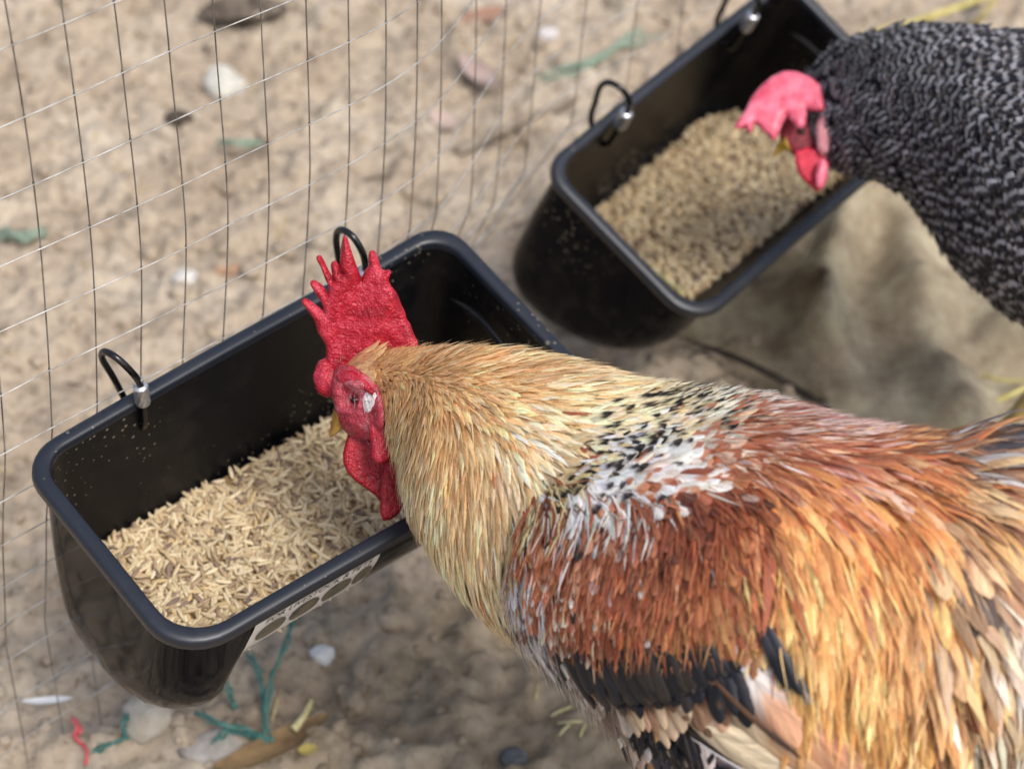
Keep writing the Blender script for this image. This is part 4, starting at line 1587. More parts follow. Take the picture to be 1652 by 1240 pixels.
for k in range(16):
    u_ = k / 15
    x0, y0 = 990 + 150 * u_ + rgw.uniform(-8, 8), 1096 - 6 * u_ + rgw.uniform(-10, 10)
    ln = rgw.uniform(80, 125) * (1.05 - .35 * u_)
    a, b = rgw.choice([((186, 128, 102), (206, 164, 138)), ((140, 104, 80), (176, 136, 106)), ((158, 114, 84), (118, 88, 68)), ((176, 130, 98), (206, 180, 150)), ((120, 96, 80), (196, 170, 142))])
    big_feather('wing_covert', (x0, y0), (x0 + ln * .62, y0 + ln * .78), rgw.uniform(.007, .015), a, b, .6, .0050, .0085 + rgw.uniform(0, .0015), kind='covert')

# sickle and covert feathers of the tail
TAILF = [((1490, 750), (1700, 700), .030, (210, 206, 206), (90, 90, 98), .35), ((1500, 770), (1690, 760), .026, (96, 92, 96), (84, 80, 84), .5), ((1510, 790), (1660, 860), .026, (160, 104, 78), (190, 132, 98), .6),
         ((1505, 800), (1600, 960), .018, (222, 176, 112), (236, 196, 140), .6), ((1495, 820), (1545, 985), .014, (128, 104, 92), (96, 82, 76), .5), ((1540, 800), (1650, 980), .020, (140, 92, 70), (170, 120, 92), .6),
         ((1490, 840), (1520, 1010), .010, (226, 170, 92), (240, 200, 130), .6), ((1570, 860), (1640, 1060), .020, (200, 176, 152), (226, 212, 196), .5), ((1530, 920), (1560, 1110), .013, (208, 150, 84), (232, 186, 116), .6),
         ((1600, 820), (1720, 980), .022, (74, 62, 58), (150, 116, 92), .6), ((1510, 980), (1570, 1180), .020, (112, 60, 42), (130, 76, 52), .6), ((1560, 980), (1610, 1170), .014, (196, 150, 96), (222, 186, 130), .6),
         ((1600, 960), (1650, 1150), .018, (150, 124, 100), (206, 186, 160), .5), ((1460, 1080), (1500, 1240), .012, (200, 144, 74), (226, 176, 104), .6),
         ((1550, 1060), (1600, 1230), .016, (128, 108, 90), (214, 204, 188), .5)]
for (r, t, w, a, b, th) in TAILF:
    for j_ in range(2):
        e_ = rgw.uniform(-16, 16), rgw.uniform(-14, 14)
        big_feather('tail_covert', (r[0] + e_[0], r[1] + e_[1]), (t[0] + e_[0] * 1.6, t[1] + e_[1]), w * rgw.uniform(.75, 1.0), a, b, th, .004 + .001 * j_, .011 + .002 * j_)
# the upright tail itself stands just outside the picture
for k in range(9):
    p0 = at(1690, 800 + k * 14, .885)
    sw = (k - 4) / 4
    pts = catmull([p0, p0 + np.array([.05, -.02 + .02 * sw, .06]), p0 + np.array([.13 + .02 * sw, -.04 + .05 * sw, .10]), p0 + np.array([.20, -.07 + .09 * sw, .07])], 14)
    T_ = norm(np.gradient(pts, axis=0)); B_ = norm(np.cross(T_, [0.2, 1, .3]))
    wv = np.interp(np.linspace(0, 1, 14), [0, .1, .5, .85, 1], [.002, .009, .012, .009, .001])[:, None]
    V = np.stack([pts - B_ * wv, pts + np.cross(B_, T_) * .002, pts + B_ * wv], 1).reshape(-1, 3)
    F = [[i * 3 + j, i * 3 + j + 1, i * 3 + j + 4, i * 3 + j + 3] for i in range(13) for j in range(2)]
    uvs = np.stack(np.broadcast_arrays(np.array([0, .5, 1])[None, :], np.linspace(0, 1, 14)[:, None], k * .1), -1).reshape(-1, 3)
    c = np.repeat(lin([(40, 44, 48), (70, 60, 56), (150, 140, 132)][k % 3])[None], len(V), 0)
    mesh('tail_feather', V, F, M_FEATHER_GLOSS, rooster, attrs={'c0': c, 'c1': c * .6, 'fuv': uvs, 'fpar': np.repeat(np.array([[.6, 0, 1.2, 0]]), len(V), 0)})

# ---- head
DH = 1.046
pl_n = norm(np.array([0, -math.cos(math.radians(18)), math.sin(math.radians(18))]))


def plane_place(p0, n, bend=0.0, cx=590, cy=500, flut=0.0):
    def f(x, y):
        r = FW + RT * ((x - W / 2) / FPX)[:, None] - UP * ((y - H / 2) / FPX)[:, None]
        t = ((p0 - CAM) @ n) / (r @ n)
        P = CAM + r * t[:, None]
        N = np.repeat(n[None], len(x), 0)
        k = bend * ((x - cx) / 100) ** 2 + flut * np.sin(x / 13.0 + y / 29.0) * np.clip((cy - y + 60) / 160, 0, 1)
        return P + N * k[:, None], N
    return f


COMB0 = [(530, 592), (529, 565), (526, 550), (516, 534), (509, 514), (490, 488), (494, 485), (510, 495), (525, 503), (522, 488), (512, 474), (503, 459), (506, 455.5), (520, 464), (528, 474), (533, 462), (526, 448),
        (519, 430), (513, 417), (516.5, 415.5), (525, 433), (533, 446), (538.5, 452), (538, 440), (536, 428), (541, 424), (548, 434), (552.5, 440), (551, 420), (552, 404), (555, 386), (558, 385.5), (564, 402), (572, 425), (578, 443),
        (583, 455), (590, 440), (597, 429), (597, 411), (601.5, 407), (607, 418), (612, 434), (620, 438.5), (628.5, 437), (625, 449), (628, 459), (638, 473), (645, 493), (650, 503), (654, 516), (660, 524), (665, 537), (672, 553),
        (664, 562), (636, 566), (610, 572), (585, 584), (570, 604), (550, 612)]


def inflate(poly, r):
    p = catmull(np.array(poly, float), len(poly) * 4, True)
    t = norm(np.roll(p, -1, 0) - np.roll(p, 1, 0))
    n_ = np.c_[t[:, 1], -t[:, 0]]
    a_ = 0.5 * np.sum(p[:, 0] * np.roll(p[:, 1], -1) - np.roll(p[:, 0], -1) * p[:, 1])
    return p + n_ * r * (1 if a_ > 0 else -1)


COMB = inflate(COMB0, 2.8)


def papil(x, y):
    return .00055 * (fbm(x / 5.0, y / 5.0, 3, 61) - .5) * 2 + .0009 * (fbm(x / 21.0, y / 21.0, 2, 62) - .5)


p0 = at(600, 580, DH - .004)
V, F = slab(COMB, 2.2, plane_place(p0, pl_n, .0012, 580, 560, .0016), .0088, 11.0, papil)
mesh('comb', V, F, M_COMB, rooster)
# rounded front lobe of the comb over the beak


def blob(name, cpx, d, rad, mat, parent, seed=0, rough=.12, squash=(1, 1, 1), nl=26, tilt=0.0):
    v, f = lump(nl, nl * 2 - 10, 1, 1, 1, seed, rough, 0.0)
    k = 1 + .05 * (fbm(v[:, 0] * 9 + 20, v[:, 1] * 9 + v[:, 2] * 7 + 20, 3, seed + 5) - .5) * 2
    v = v * k[:, None]
    c, s_ = math.cos(tilt), math.sin(tilt)
    x, y = v[:, 0] * squash[0] * rad, v[:, 1] * squash[1] * rad
    x, y = x * c - y * s_, x * s_ + y * c
    P = at(*cpx, d) + x[:, None] * RT + y[:, None] * UP + (v[:, 2] * squash[2] * rad)[:, None] * FW
    return mesh(name, P, f, mat, parent)


blob('comb_lobe', (528, 611), DH - .004, .0083, M_COMB, rooster, 3, .18, (.92, 1.35, .85), tilt=.15)


def skin_place(bvh, lift, fall):
    def f(x, y):
        P, N = [], []
        for a, b in zip(x, y):
            h = hit(bvh, a, b)
            if h is None:
                P.append(at(a, b, fall)); N.append(-FW)
            else:
                n_ = h[1] if h[1] @ FW < 0 else -h[1]
                P.append(h[0] + n_ * lift); N.append(n_)
        return np.array(P), norm(np.array(N))
    return f


def facebump(x, y):
    sock = -.0062 * np.exp(-(((x - 574) / 12) ** 2 + ((y - 645) / 10) ** 2))         # sunken eye socket
    brow = .0042 * np.exp(-(((x - 590 - (y - 622) * .8) / 22) ** 2 + ((y - 623) / 7) ** 2)) + .0022 * np.exp(-(((x - 556) / 6) ** 2 + ((y - 636) / 16) ** 2)) + .0020 * np.exp(-(((x - 590) / 5) ** 2 + ((y - 650) / 10) ** 2)) + .0016 * np.exp(-(((x - 572) / 14) ** 2 + ((y - 660) / 4) ** 2))
    cheek = .0016 * np.exp(-(((x - 580) / 18) ** 2 + ((y - 675) / 12) ** 2))
    return .0009 * (fbm(x / 4.2, y / 4.2, 3, 71) - .5) * 2 + sock + brow + cheek


fp_ = skin_place(rbvh, .0036, DH)
V, F = slab(FACE, 2.4, fp_, .0044, 9.0, facebump)
face = mesh('face', V, F, M_FACE, rooster)


def mirror_head(V):                                       # the other side of the head
    d = (V - CAM) @ FW
    return V + ((DH - d) * 2)[:, None] * FW


mesh('face', mirror_head(V), [f_[::-1] for f_ in F], M_FACE, rooster)
blob('eye', (573, 645), DH - .0182, .0027, M_EYE, face, 1, .0, (1, .8, 1), 12)
V, F = slab([(563, 640), (570, 634), (580, 636), (586, 644), (582, 652), (572, 655), (564, 650)], 1.6, lambda x, y: (lambda P, N: (P + N * .0016, N))(*fp_(x, y)), .0016, 3.0)
# sparse pale stubble on the bare skin
st_s, st_t = rooster_spots(420, lambda x, y: in_poly(x, y, FACE) & (y > 606))
d_, q_, N_ = flow(rs, st_s, st_t, FLA, FLV, .5)
n_ = len(st_s)
cst = np.repeat(lin((214, 190, 186))[None], n_, 0) * rng.uniform(.6, 1.1, (n_, 1))
feather_obj('face_stubble', grow(rs, st_s, st_t, d_, rng.uniform(.0022, .0045, n_), np.full(n_, .00035), np.full(n_, .0030), rng.uniform(.004, .0058, n_), 'strand', cst, cst, np.full(n_, 3.0), np.zeros(n_)), rooster)
tu_s, tu_t = rooster_spots(260, lambda x, y: (((x - 607) / 17) ** 2 + ((y - 644) / 24) ** 2) < 1)
d_, q_, N_ = flow(rs, tu_s, tu_t, FLA, FLV, .6)
n_ = len(tu_s)
cst = np.repeat(lin((232, 222, 220))[None], n_, 0) * rng.uniform(.75, 1.1, (n_, 1))
feather_obj('ear_tuft', grow(rs, tu_s, tu_t, d_, rng.uniform(.003, .006, n_), np.full(n_, .0005), np.full(n_, .0046), rng.uniform(.005, .0072, n_), 'strand', cst, cst, np.full(n_, 3.0), np.zeros(n_)), rooster)
V, F = slab([(558, 612), (566, 603), (580, 604), (596, 612), (610, 622), (620, 632), (616, 638), (602, 632), (588, 625), (574, 620), (562, 622)], 1.8, lambda x, y: (lambda P, N: (P + N * .0028, N))(*fp_(x, y)), .0040, 6.0, papil)
mesh('brow', V, F, M_COMB, rooster)
# fluffy white ear lobe and the red lappet under it
V, F = slab([(594, 636), (600, 627), (609, 624), (617, 628), (622, 638), (620, 652), (612, 662), (603, 665), (595, 660), (591, 648)], 2.0, fp_, .0062, 8.0, lambda x, y: .0007 * (fbm(x / 3, y / 3, 2, 81) - .5) * 2)
mesh('ear_lobe', V, F, M_LOBE, rooster)
mesh('ear_lobe', mirror_head(V), [f_[::-1] for f_ in F], M_LOBE, rooster)
dn = norm(-FW + .25 * RT)
pw = at(615, 700, DH - .0262)
V, F = slab([(601, 660), (597, 676), (596, 700), (597, 722), (599, 738), (606, 747), (616, 748), (628, 742), (635, 728), (638, 706), (634, 684), (628, 662), (616, 652)], 2.2, plane_place(pw, dn, .002, 616, 700, 0), .0058, 9.0,
            lambda x, y: .0010 * np.sin((x - 600) / 4.0 + y / 40) * .4 + papil(x, y))
mesh('lappet', V, F, M_COMB, rooster)
# wattles: a pair hanging from the throat
pw1 = at(600, 740, DH - .006)
V, F = slab([(572, 688), (563, 694), (558, 712), (553, 732), (554, 748), (561, 764), (574, 777), (590, 788), (604, 798), (616, 812), (630, 820), (642, 810), (646, 780), (640, 740), (630, 704), (604, 694)], 2.4,
            plane_place(pw1, norm(-FW + .12 * RT - .1 * UP), -.002, 600, 740, .0006), .0050, 7.0, papil)
mesh('wattle', V, F, M_WATTLE, rooster)
pw2 = at(630, 790, DH - .013)
V, F = slab([(622, 746), (616, 772), (613, 800), (613, 826), (618, 840), (630, 838), (644, 828), (654, 806), (654, 776), (646, 750), (634, 738)], 2.4, plane_place(pw2, norm(-FW + .35 * RT), .004, 630, 790, .0004), .0046, 7.0, papil)
mesh('wattle', V, F, M_WATTLE, rooster)
# beak, pointing down and away to the left
b0, b1 = at(556, 664, DH - .010), at(540, 708, DH - .004)
b_ax = norm(b1 - b0)
b_u = norm(np.cross(b_ax, FW)); b_w = np.cross(b_u, b_ax)
def beak_part(sgn, length, name):
    n, m = 12, 16
    V = []
    for i in range(n):
        t = i / (n - 1)
        r = .0084 * (1 - t) ** .7 + .0004
        c = b0 + (b1 - b0) * (t * length) + b_u * (-.0045 * t * t * (1 if sgn > 0 else .2)) - b_u * sgn * -.0018
        for j in range(m):
            a = j * 2 * math.pi / m
            V.append(c + r * (.75 * math.cos(a) * b_w + (1.0 if math.sin(a) * sgn > 0 else .35) * math.sin(a) * -b_u))
    F = [[i * m + j, i * m + (j + 1) % m, (i + 1) * m + (j + 1) % m, (i + 1) * m + j] for i in range(n - 1) for j in range(m)]
    F.append([(n - 1) * m + j for j in range(m)])
    return mesh(name, V, F, M_BEAK, rooster)
beak_part(1, 1.0, 'upper_beak')
beak_part(-1, .82, 'lower_beak')


def bird_leg(parent, top, foot, mat, sc=1.0):
    """hock, shank and four toes; the thigh is under the plumage"""
    top, foot = np.asarray(top, float), np.asarray(foot, float)
    hock = top * .55 + foot * .45 + np.array([.035, 0, 0]) * sc
    ank = foot + np.array([0, 0, .016])
    P = catmull([top, hock, hock * .5 + ank * .5 + [-.002, 0, 0], ank], 20)
    r = np.interp(np.linspace(0, 1, 20), [0, .3, .38, .7, 1], [.026, .013, .009, .0068, .0075]) * sc
    parts = [tube(P, r, 12)]
    for a, l in ((math.pi, .055), (math.pi - .6, .047), (math.pi + .6, .047), (0.15, .024)):
        d_ = np.array([math.cos(a), math.sin(a), 0])
        Q = catmull([ank, foot + d_ * l * .35 * sc + [0, 0, .011], foot + d_ * l * .75 * sc + [0, 0, .006], foot + d_ * l * sc + [0, 0, .002]], 9)
        parts.append(tube(Q, np.interp(np.linspace(0, 1, 9), [0, .7, .85, 1], [.0062, .0048, .003, .0008]) * sc, 8))
    V, F = joinvf(parts)
    return mesh('leg', V, F, mat, parent)


for dy in (-.035, .045):
    t_ = at(1330, 1150, .935); t_[1] += dy
    f_ = np.array([t_[0] - .02, t_[1] + .01, 0]); f_[2] = gz(f_[0], f_[1])
    bird_leg(rooster, t_, f_, M_SHANK)

# ------------------------------------------------------------------ hen
print('hen')
HE = [(1276, 175, 1282, 205, 1.345, .004), (1286, 140, 1292, 244, 1.342, .016), (1308, 108, 1322, 258, 1.335, .023), (1348, 76, 1372, 276, 1.322, .034), (1408, 57, 1440, 296, 1.305, .050),
      (1478, 47, 1498, 340, 1.29, .066), (1558, 54, 1545, 410, 1.275, .080), (1640, 60, 1608, 476, 1.262, .090), (1730, 60, 1700, 540, 1.25, .094), (1830, 78, 1800, 560, 1.24, .088), (1930, 120, 1915, 500, 1.23, .066), (1985, 190, 1978, 390, 1.225, .03), (2010, 270, 2008, 320, 1.222, .004)]
hs = Surf(HE, 150, 110)
hp = at(1720, 400, 1.25)
hen = thing('hen', [hp[0], hp[1], 0.0], 'black and white barred hen with a drooping pink comb feeding at the rear trough', 'hen')
V, F = hs.mesh_vf()
M_HENDOWN = simple_mat('charcoal_down', (22, 22, 27), (34, 34, 40), 300, .9, .1, .3, .001)
mesh('body', V, F, M_HENDOWN, hen)
hbvh = BVHTree.FromPolygons([tuple(v) for v in V], F)
HF = [(1300, 150, .7, .5), (1340, 100, 1, .2), (1420, 70, 1, .1), (1340, 200, .9, .4), (1400, 180, 1, .35), (1480, 150, 1, .2), (1480, 260, .6, .8), (1560, 80, 1, .15), (1560, 200, .9, .45), (1540, 330, .25, 1),
      (1640, 90, 1, .1), (1640, 220, .9, .4), (1620, 400, .3, 1), (1750, 100, 1, .1), (1750, 400, .5, .9), (1900, 300, 1, .2)]
HFA = np.array([(a[0], a[1]) for a in HF], float); HFV = np.array([norm([a[2], a[3]]) for a in HF])


def hen_plum(n, L, Wd, kind, l0, l1, smin, smax, bars, jit=.15, thr=None):
    area = np.linalg.norm(np.cross(hs.ds, hs.dt), axis=-1)
    lo, hi = int(smin * hs.ns), int(smax * hs.ns)
    w = area.copy(); w[:lo] = 0; w[hi:] = 0
    cum = np.cumsum(w.ravel())
    k = np.searchsorted(cum, rng.random(n) * cum[-1] * .99999)
    s = (k // hs.nt + rng.random(n) - .5) / (hs.ns - 1)
    t = (k % hs.nt + rng.random(n)) / hs.nt * 2 * math.pi
    row = .0085 / hs.len                                # feathers stand in rows, so the bars line up
    s = np.clip((np.round(s / row) + rng.normal(0, .28, n)) * row, smin, smax)
    d, q, N = flow(hs, s, t, HFA, HFV, jit * .6)
    tone = rng.normal(1, .15, (n, 1))
    c0 = np.repeat(lin((40, 40, 47))[None], n, 0) * tone
    c1 = np.repeat(lin((184, 182, 188))[None], n, 0) * np.clip(tone * rng.uniform(.45, 1.1, (n, 1)), 0, 1.1)
    Ls = np.interp(s, [0, .12, .3, .5, 1], [.35, .55, .8, 1, 1.1]) * L * rng.uniform(.94, 1.06, n)
    Ws = np.interp(s, [0, .12, .3, .5, 1], [.45, .6, .8, 1, 1.1]) * Wd * rng.uniform(.85, 1.15, n)
    p = grow(hs, s, t, d, Ls, Ws, np.full(n, .0008), l1 * rng.uniform(.6, 1.4, n), kind, c0, c1, np.full(n, 3.0) if thr is None else np.full(n, thr), np.full(n, bars), 0, 0, 3, 1)
    p['fuv'][:, 2] = .35 + .04 * p['fuv'][:, 2]
    return p


feather_obj('barred_plumage', [hen_plum(2600, .026, .0140, 'body', .001, .0045, .03, .985, .31), hen_plum(1500, .028, .0120, 'body', .001, .0050, .05, .985, .28),
                               hen_plum(800, .018, .0016, 'strand', .002, .006, .08, .985, .2, .3)], hen)
for k in range(7):
    p0 = at(1985, 250 + k * 12, 1.23); sw = (k - 3) / 3
    pts = catmull([p0, p0 + np.array([.05, .02 * sw, .03]), p0 + np.array([.12, .05 * sw, .06])], 12)
    T_ = norm(np.gradient(pts, axis=0)); B_ = norm(np.cross(T_, [0.2, 1, .3]))
    wv = np.interp(np.linspace(0, 1, 12), [0, .1, .5, .85, 1], [.002, .010, .014, .011, .001])[:, None]
    V = np.stack([pts - B_ * wv, pts + np.cross(B_, T_) * .002, pts + B_ * wv], 1).reshape(-1, 3)
    F = [[i * 3 + j, i * 3 + j + 1, i * 3 + j + 4, i * 3 + j + 3] for i in range(11) for j in range(2)]
    uvs = np.stack(np.broadcast_arrays(np.array([0, .5, 1])[None, :], np.linspace(0, 1, 12)[:, None], k * .1), -1).reshape(-1, 3)
    c = np.repeat(lin((28, 28, 34))[None], len(V), 0)
    mesh('tail_feather', V, F, M_FEATHER, hen, attrs={'c0': c, 'c1': np.repeat(lin((190, 188, 190))[None], len(V), 0), 'fuv': uvs, 'fpar': np.repeat(np.array([[3, .5, .6, 0]]), len(V), 0)})
# comb flopped over towards the camera, points hanging
HC = [(1326, 140), (1308, 125), (1285, 116), (1264, 115), (1244, 124), (1226, 140), (1212, 158), (1202, 180), (1190, 196), (1184, 208), (1192, 211), (1204, 208), (1206, 216), (1214, 214), (1217, 200), (1222, 204), (1232, 214), (1243, 222), (1250, 228), (1256, 216),
      (1262, 200), (1270, 186), (1276, 196), (1284, 206), (1292, 208), (1300, 200), (1302, 186), (1300, 176), (1312, 181), (1324, 182), (1330, 178), (1328, 158)]
pc = at(1265, 165, 1.315)
V, F = slab(HC, 3.4, plane_place(pc, norm(-FW + .3 * UP - .15 * RT), .004, 1265, 160, .0010), .0075, 16.0, lambda x, y: .0010 * (fbm(x / 20, y / 20, 2, 5) - .5))
mesh('comb', V, F, M_HENCOMB, hen)
V, F = slab([(1262, 190), (1256, 214), (1262, 236), (1280, 250), (1306, 256), (1320, 240), (1322, 200), (1310, 180), (1284, 176)], 3.4, plane_place(at(1290, 215, 1.328), norm(-FW + .1 * UP), .002, 1290, 215), .012, 16.0, lambda x, y: .001 * (fbm(x / 6, y / 6, 2, 6) - .5))
mesh('face', V, F, M_HENDARK, hen)
V, F = slab([(1320, 182), (1316, 210), (1318, 240), (1326, 252), (1336, 246), (1340, 220), (1338, 190), (1330, 180)], 3.0, plane_place(at(1328, 215, 1.312), -FW, .0, 1328, 215), .007, 8.0)
mesh('ear_lobe', V, F, M_HENLOBE, hen)
V, F = slab([(1284, 244), (1282, 262), (1290, 284), (1306, 300), (1318, 310), (1326, 304), (1332, 284), (1338, 266), (1334, 248), (1318, 240), (1300, 238)], 3.0, plane_place(at(1310, 275, 1.318), norm(-FW + .3 * RT), .003, 1310, 275), .006, 9.0)
mesh('wattle', V, F, mat_comb('hen_wattle_skin', (206, 42, 70), (226, 84, 104), (160, 16, 40)), hen)
V, F = slab([(1322, 258), (1316, 280), (1318, 302), (1326, 306), (1334, 290), (1337, 268), (1332, 256)], 3.0, plane_place(at(1328, 280, 1.308), norm(-FW + .3 * RT), .003, 1328, 280), .006, 8.0)
mesh('wattle', V, F, M_HENCOMB, hen)
blob('eye', (1292, 212), 1.322, .0030, M_EYE, hen, 1, .0, (1, .9, 1), 12)
hb0, hb1 = at(1276, 230, 1.326), at(1248, 250, 1.335)
pts = catmull([hb0, hb0 * .5 + hb1 * .5 + UP * .002, hb1 - UP * .001], 12)
V, F = tube(pts, np.linspace(.0068, .0006, 12), 12)
mesh('beak', V, F, simple_mat('yellow_beak', (150, 118, 30), (190, 154, 56), 120, .35, .5, .1, .0005), hen)
for dy in (-.03, .045):
    t_ = at(1740, 470, 1.26); t_[1] += dy
    f_ = np.array([t_[0] - .01, t_[1] + .01, 0]); f_[2] = gz(f_[0], f_[1])
    bird_leg(hen, t_, f_, M_SHANK, .9)

# ------------------------------------------------------------------ tarp and litter on the ground
print('litter')


def seg_dist(X, Y, pl):
    best = np.full(X.shape, 1e9)
    for (a, b) in zip(pl[:-1], pl[1:]):
        a, b = np.asarray(a[:2], float), np.asarray(b[:2], float)
        ab = b - a
        t = np.clip(((X - a[0]) * ab[0] + (Y - a[1]) * ab[1]) / (ab @ ab), 0, 1)
        best = np.minimum(best, np.hypot(X - a[0] - t * ab[0], Y - a[1] - t * ab[1]))
    return best


def mat_tarp():
    m, nt, b = new_mat('dusty_khaki_cloth')
    co = obj_coord(nt)
    n1 = noise_node(nt, 17, 7, .7, co)
    n2 = noise_node(nt, 60, 5, .6, co)
    c = ramp(nt, n1.outputs['Fac'], [(.30, tuple(lin((124, 109, 92)))), (.46, tuple(lin((158, 145, 123)))), (.60, tuple(lin((176, 166, 142)))), (.8, tuple(lin((192, 184, 162))))])
    f = ramp(nt, n2.outputs['Fac'], [(.3, (.75, .73, .7)), (.6, (1.08, 1.08, 1.06))])
    nt.links.new(mixrgb(nt, 1.0, c.outputs[0], f.outputs[0], 'MULTIPLY'), b.inputs['Base Color'])
    b.inputs['Roughness'].default_value = .9
    b.inputs['Specular IOR Level'].default_value = .15
    w = nt.nodes.new('ShaderNodeTexWave'); w.inputs['Scale'].default_value = 500; w.inputs['Distortion'].default_value = 1.0
    nt.links.new(co, w.inputs['Vector'])
    bump_node(nt, b, math_node(nt, 'ADD', math_node(nt, 'MULTIPLY', w.outputs['Fac'], .25), n2.outputs['Fac']), .5, .002)
    return m


edge = [gnd(*p)[:2] for p in [(1010, 520), (1120, 566), (1230, 612), (1345, 672), (1500, 760), (1900, 900), (2100, 500), (1750, 200), (1420, 170), (1200, 330)]]
lo, hi = np.min(edge, 0), np.max(edge, 0)
pts, tris, dd = fill_outline([tuple(e) for e in edge], .009)
X, Y = pts[:, 0], pts[:, 1]
Z = ground_h(X, Y) * .35 + .012
for (pl, amp, wd) in [([(1402, 300), (1350, 420), (1322, 520), (1312, 640), (1320, 720)], .046, .016), ([(1402, 300), (1450, 400), (1470, 520), (1530, 700)], .028, .022), ([(1250, 430), (1300, 560), (1370, 700)], .020, .018),
                      ([(1140, 540), (1220, 590), (1330, 640), (1420, 700)], -.012, .012), ([(1480, 590), (1652, 640)], -.016, .018), ([(1560, 470), (1640, 560)], .020, .03), ([(1330, 330), (1250, 450), (1160, 520)], .010, .02)]:
    P_ = [gnd(*p) for p in pl]
    d_ = seg_dist(X, Y, P_)
    Z = Z + amp * np.exp(-(d_ / wd) ** 2)
Z = Z + (fbm(X * 22, Y * 22, 3, 40) - .5) * .018 + (np.abs(fbm(X * 9 + 4, Y * 14, 2, 44) - .5)) * .05
e_ = np.clip(dd / .03, 0, 1)
Z = Z * e_ + (ground_h(X, Y) + .003) * (1 - e_)
Z = np.maximum(Z, ground_h(X, Y) + .0025)
top = np.c_[X, Y, Z]
n_ = len(top)
F = [list(t) for t in tris]
a_, b_, c_ = top[F[0][0]], top[F[0][1]], top[F[0][2]]
if np.cross(b_ - a_, c_ - a_)[2] < 0: F = [f[::-1] for f in F]
nb = int((dd < 1e-7).sum())
F2 = [[i + n_ for i in f[::-1]] for f in F]
tag(mesh('tarp', np.concatenate([top, top - [0, 0, .0015]]), F + F2, mat_tarp()), 'dusty khaki cloth lying in folds on the ground under the hen', 'cloth')


def leaf(px, py, ln, wd, rot, c1, c2, label, name='dry_leaf', curl=.3, lift=.004, cat='leaf', thick=.0008, cup=.25, group=None):
    c = on_ground(px, py, lift)
    n, m = 18, 9
    t, u = np.linspace(0, 1, n)[:, None], np.linspace(-1, 1, m)[None]
    w = wd / 2 * np.sin(math.pi * np.clip(t * .96 + .02, 0, 1)) ** .75
    sd = int(px * 7 + py)
    w = w * (1 + .12 * (fbm(t * 5 + sd, u * 0 + 1.3, 2, sd) - .5))
    x = (t - .5) * ln + 0 * u
    y = u * w
    z = curl * ln * (t - .5) ** 2 * 1.5 + cup * w * np.abs(u) ** 1.5 + .004 * (fbm(x * 60 + sd, y * 60, 2, sd) - .5)
    ca, sa = math.cos(rot), math.sin(rot)
    P = np.stack([c[0] + x * ca - y * sa, c[1] + x * sa + y * ca, c[2] + z], -1)
    P2 = P - np.array([0, 0, thick])
    V = np.concatenate([P.reshape(-1, 3), P2.reshape(-1, 3)])
    I_ = np.arange(n * m).reshape(n, m)
    q = np.stack([I_[:-1, :-1], I_[1:, :-1], I_[1:, 1:], I_[:-1, 1:]], -1).reshape(-1, 4)
    F = q.tolist() + (q[:, ::-1] + n * m).tolist()
    b = np.concatenate([I_[0], I_[1:, -1], I_[-1, ::-1][1:], I_[::-1, 0][1:-1]])
    for i in range(len(b)):
        j = b[(i + 1) % len(b)]
        F.append([int(b[i]), int(b[i] + n * m), int(j + n * m), int(j)])
    mt = simple_mat(name + '_surface', c1, c2, 45, .75, .25, .4, .001)
    return tag(mesh(name, V, F, mt), label, cat, group)


def stone(px, py, rx, ry, rz, c1, c2, label, name='stone', seed=1, rot=0.0, sink=.3, cat='stone', rough=.3, flat=.3):
    c = on_ground(px, py)
    v, f = lump(14, 18, rx, ry, rz, seed, rough, flat)
    ca, sa = math.cos(rot), math.sin(rot)
    v = v @ np.array([[ca, sa, 0], [-sa, ca, 0], [0, 0, 1]]) + c + [0, 0, rz * (1 - 2 * sink) * .9]
    mt = simple_mat(name + '_surface', c1, c2, 60, .85, .2, .6, .002)
    return tag(mesh(name, v, f, mt), label, cat)


def strand_path(pp, lift=None):
    P = []
    for k, p in enumerate(pp):
        z = p[2] if len(p) > 2 else .003
        g_ = gnd(p[0], p[1], z)
        g_[2] = max(z, gz(g_[0], g_[1]) + .0015)
        P.append(g_)
    return P


M_NET = simple_mat('teal_plastic_net', (52, 98, 92), (84, 130, 120), 120, .5, .35, .2, .0006)
M_NET_FADED = simple_mat('faded_teal_net', (112, 132, 116), (144, 156, 138), 120, .7, .2, .2, .0006)


def net(paths, label, rad=.0011, name='net_scrap', mat=None):
    parts = []
    for p in paths:
        P = catmull(strand_path(p), max(10, 8 * len(p)))
        for k in range(3):
            off = np.c_[fbm(np.linspace(0, 5, len(P)) + k * 9, np.full(len(P), k + .5), 2, k + 3) - .5, fbm(np.linspace(0, 5, len(P)) + k * 5, np.full(len(P), k + 9.5), 2, k + 6) - .5, (fbm(np.linspace(0, 5, len(P)), np.full(len(P), k + 4.5), 2, k + 8) - .5) * .6] * .010
            parts.append(tube(P + off, rad * (1 - .2 * k), 5))
    V, F = joinvf(parts)
    return tag(mesh(name, V, F, mat or (M_NET if rad < .0012 else M_NET_FADED)), label, 'net')


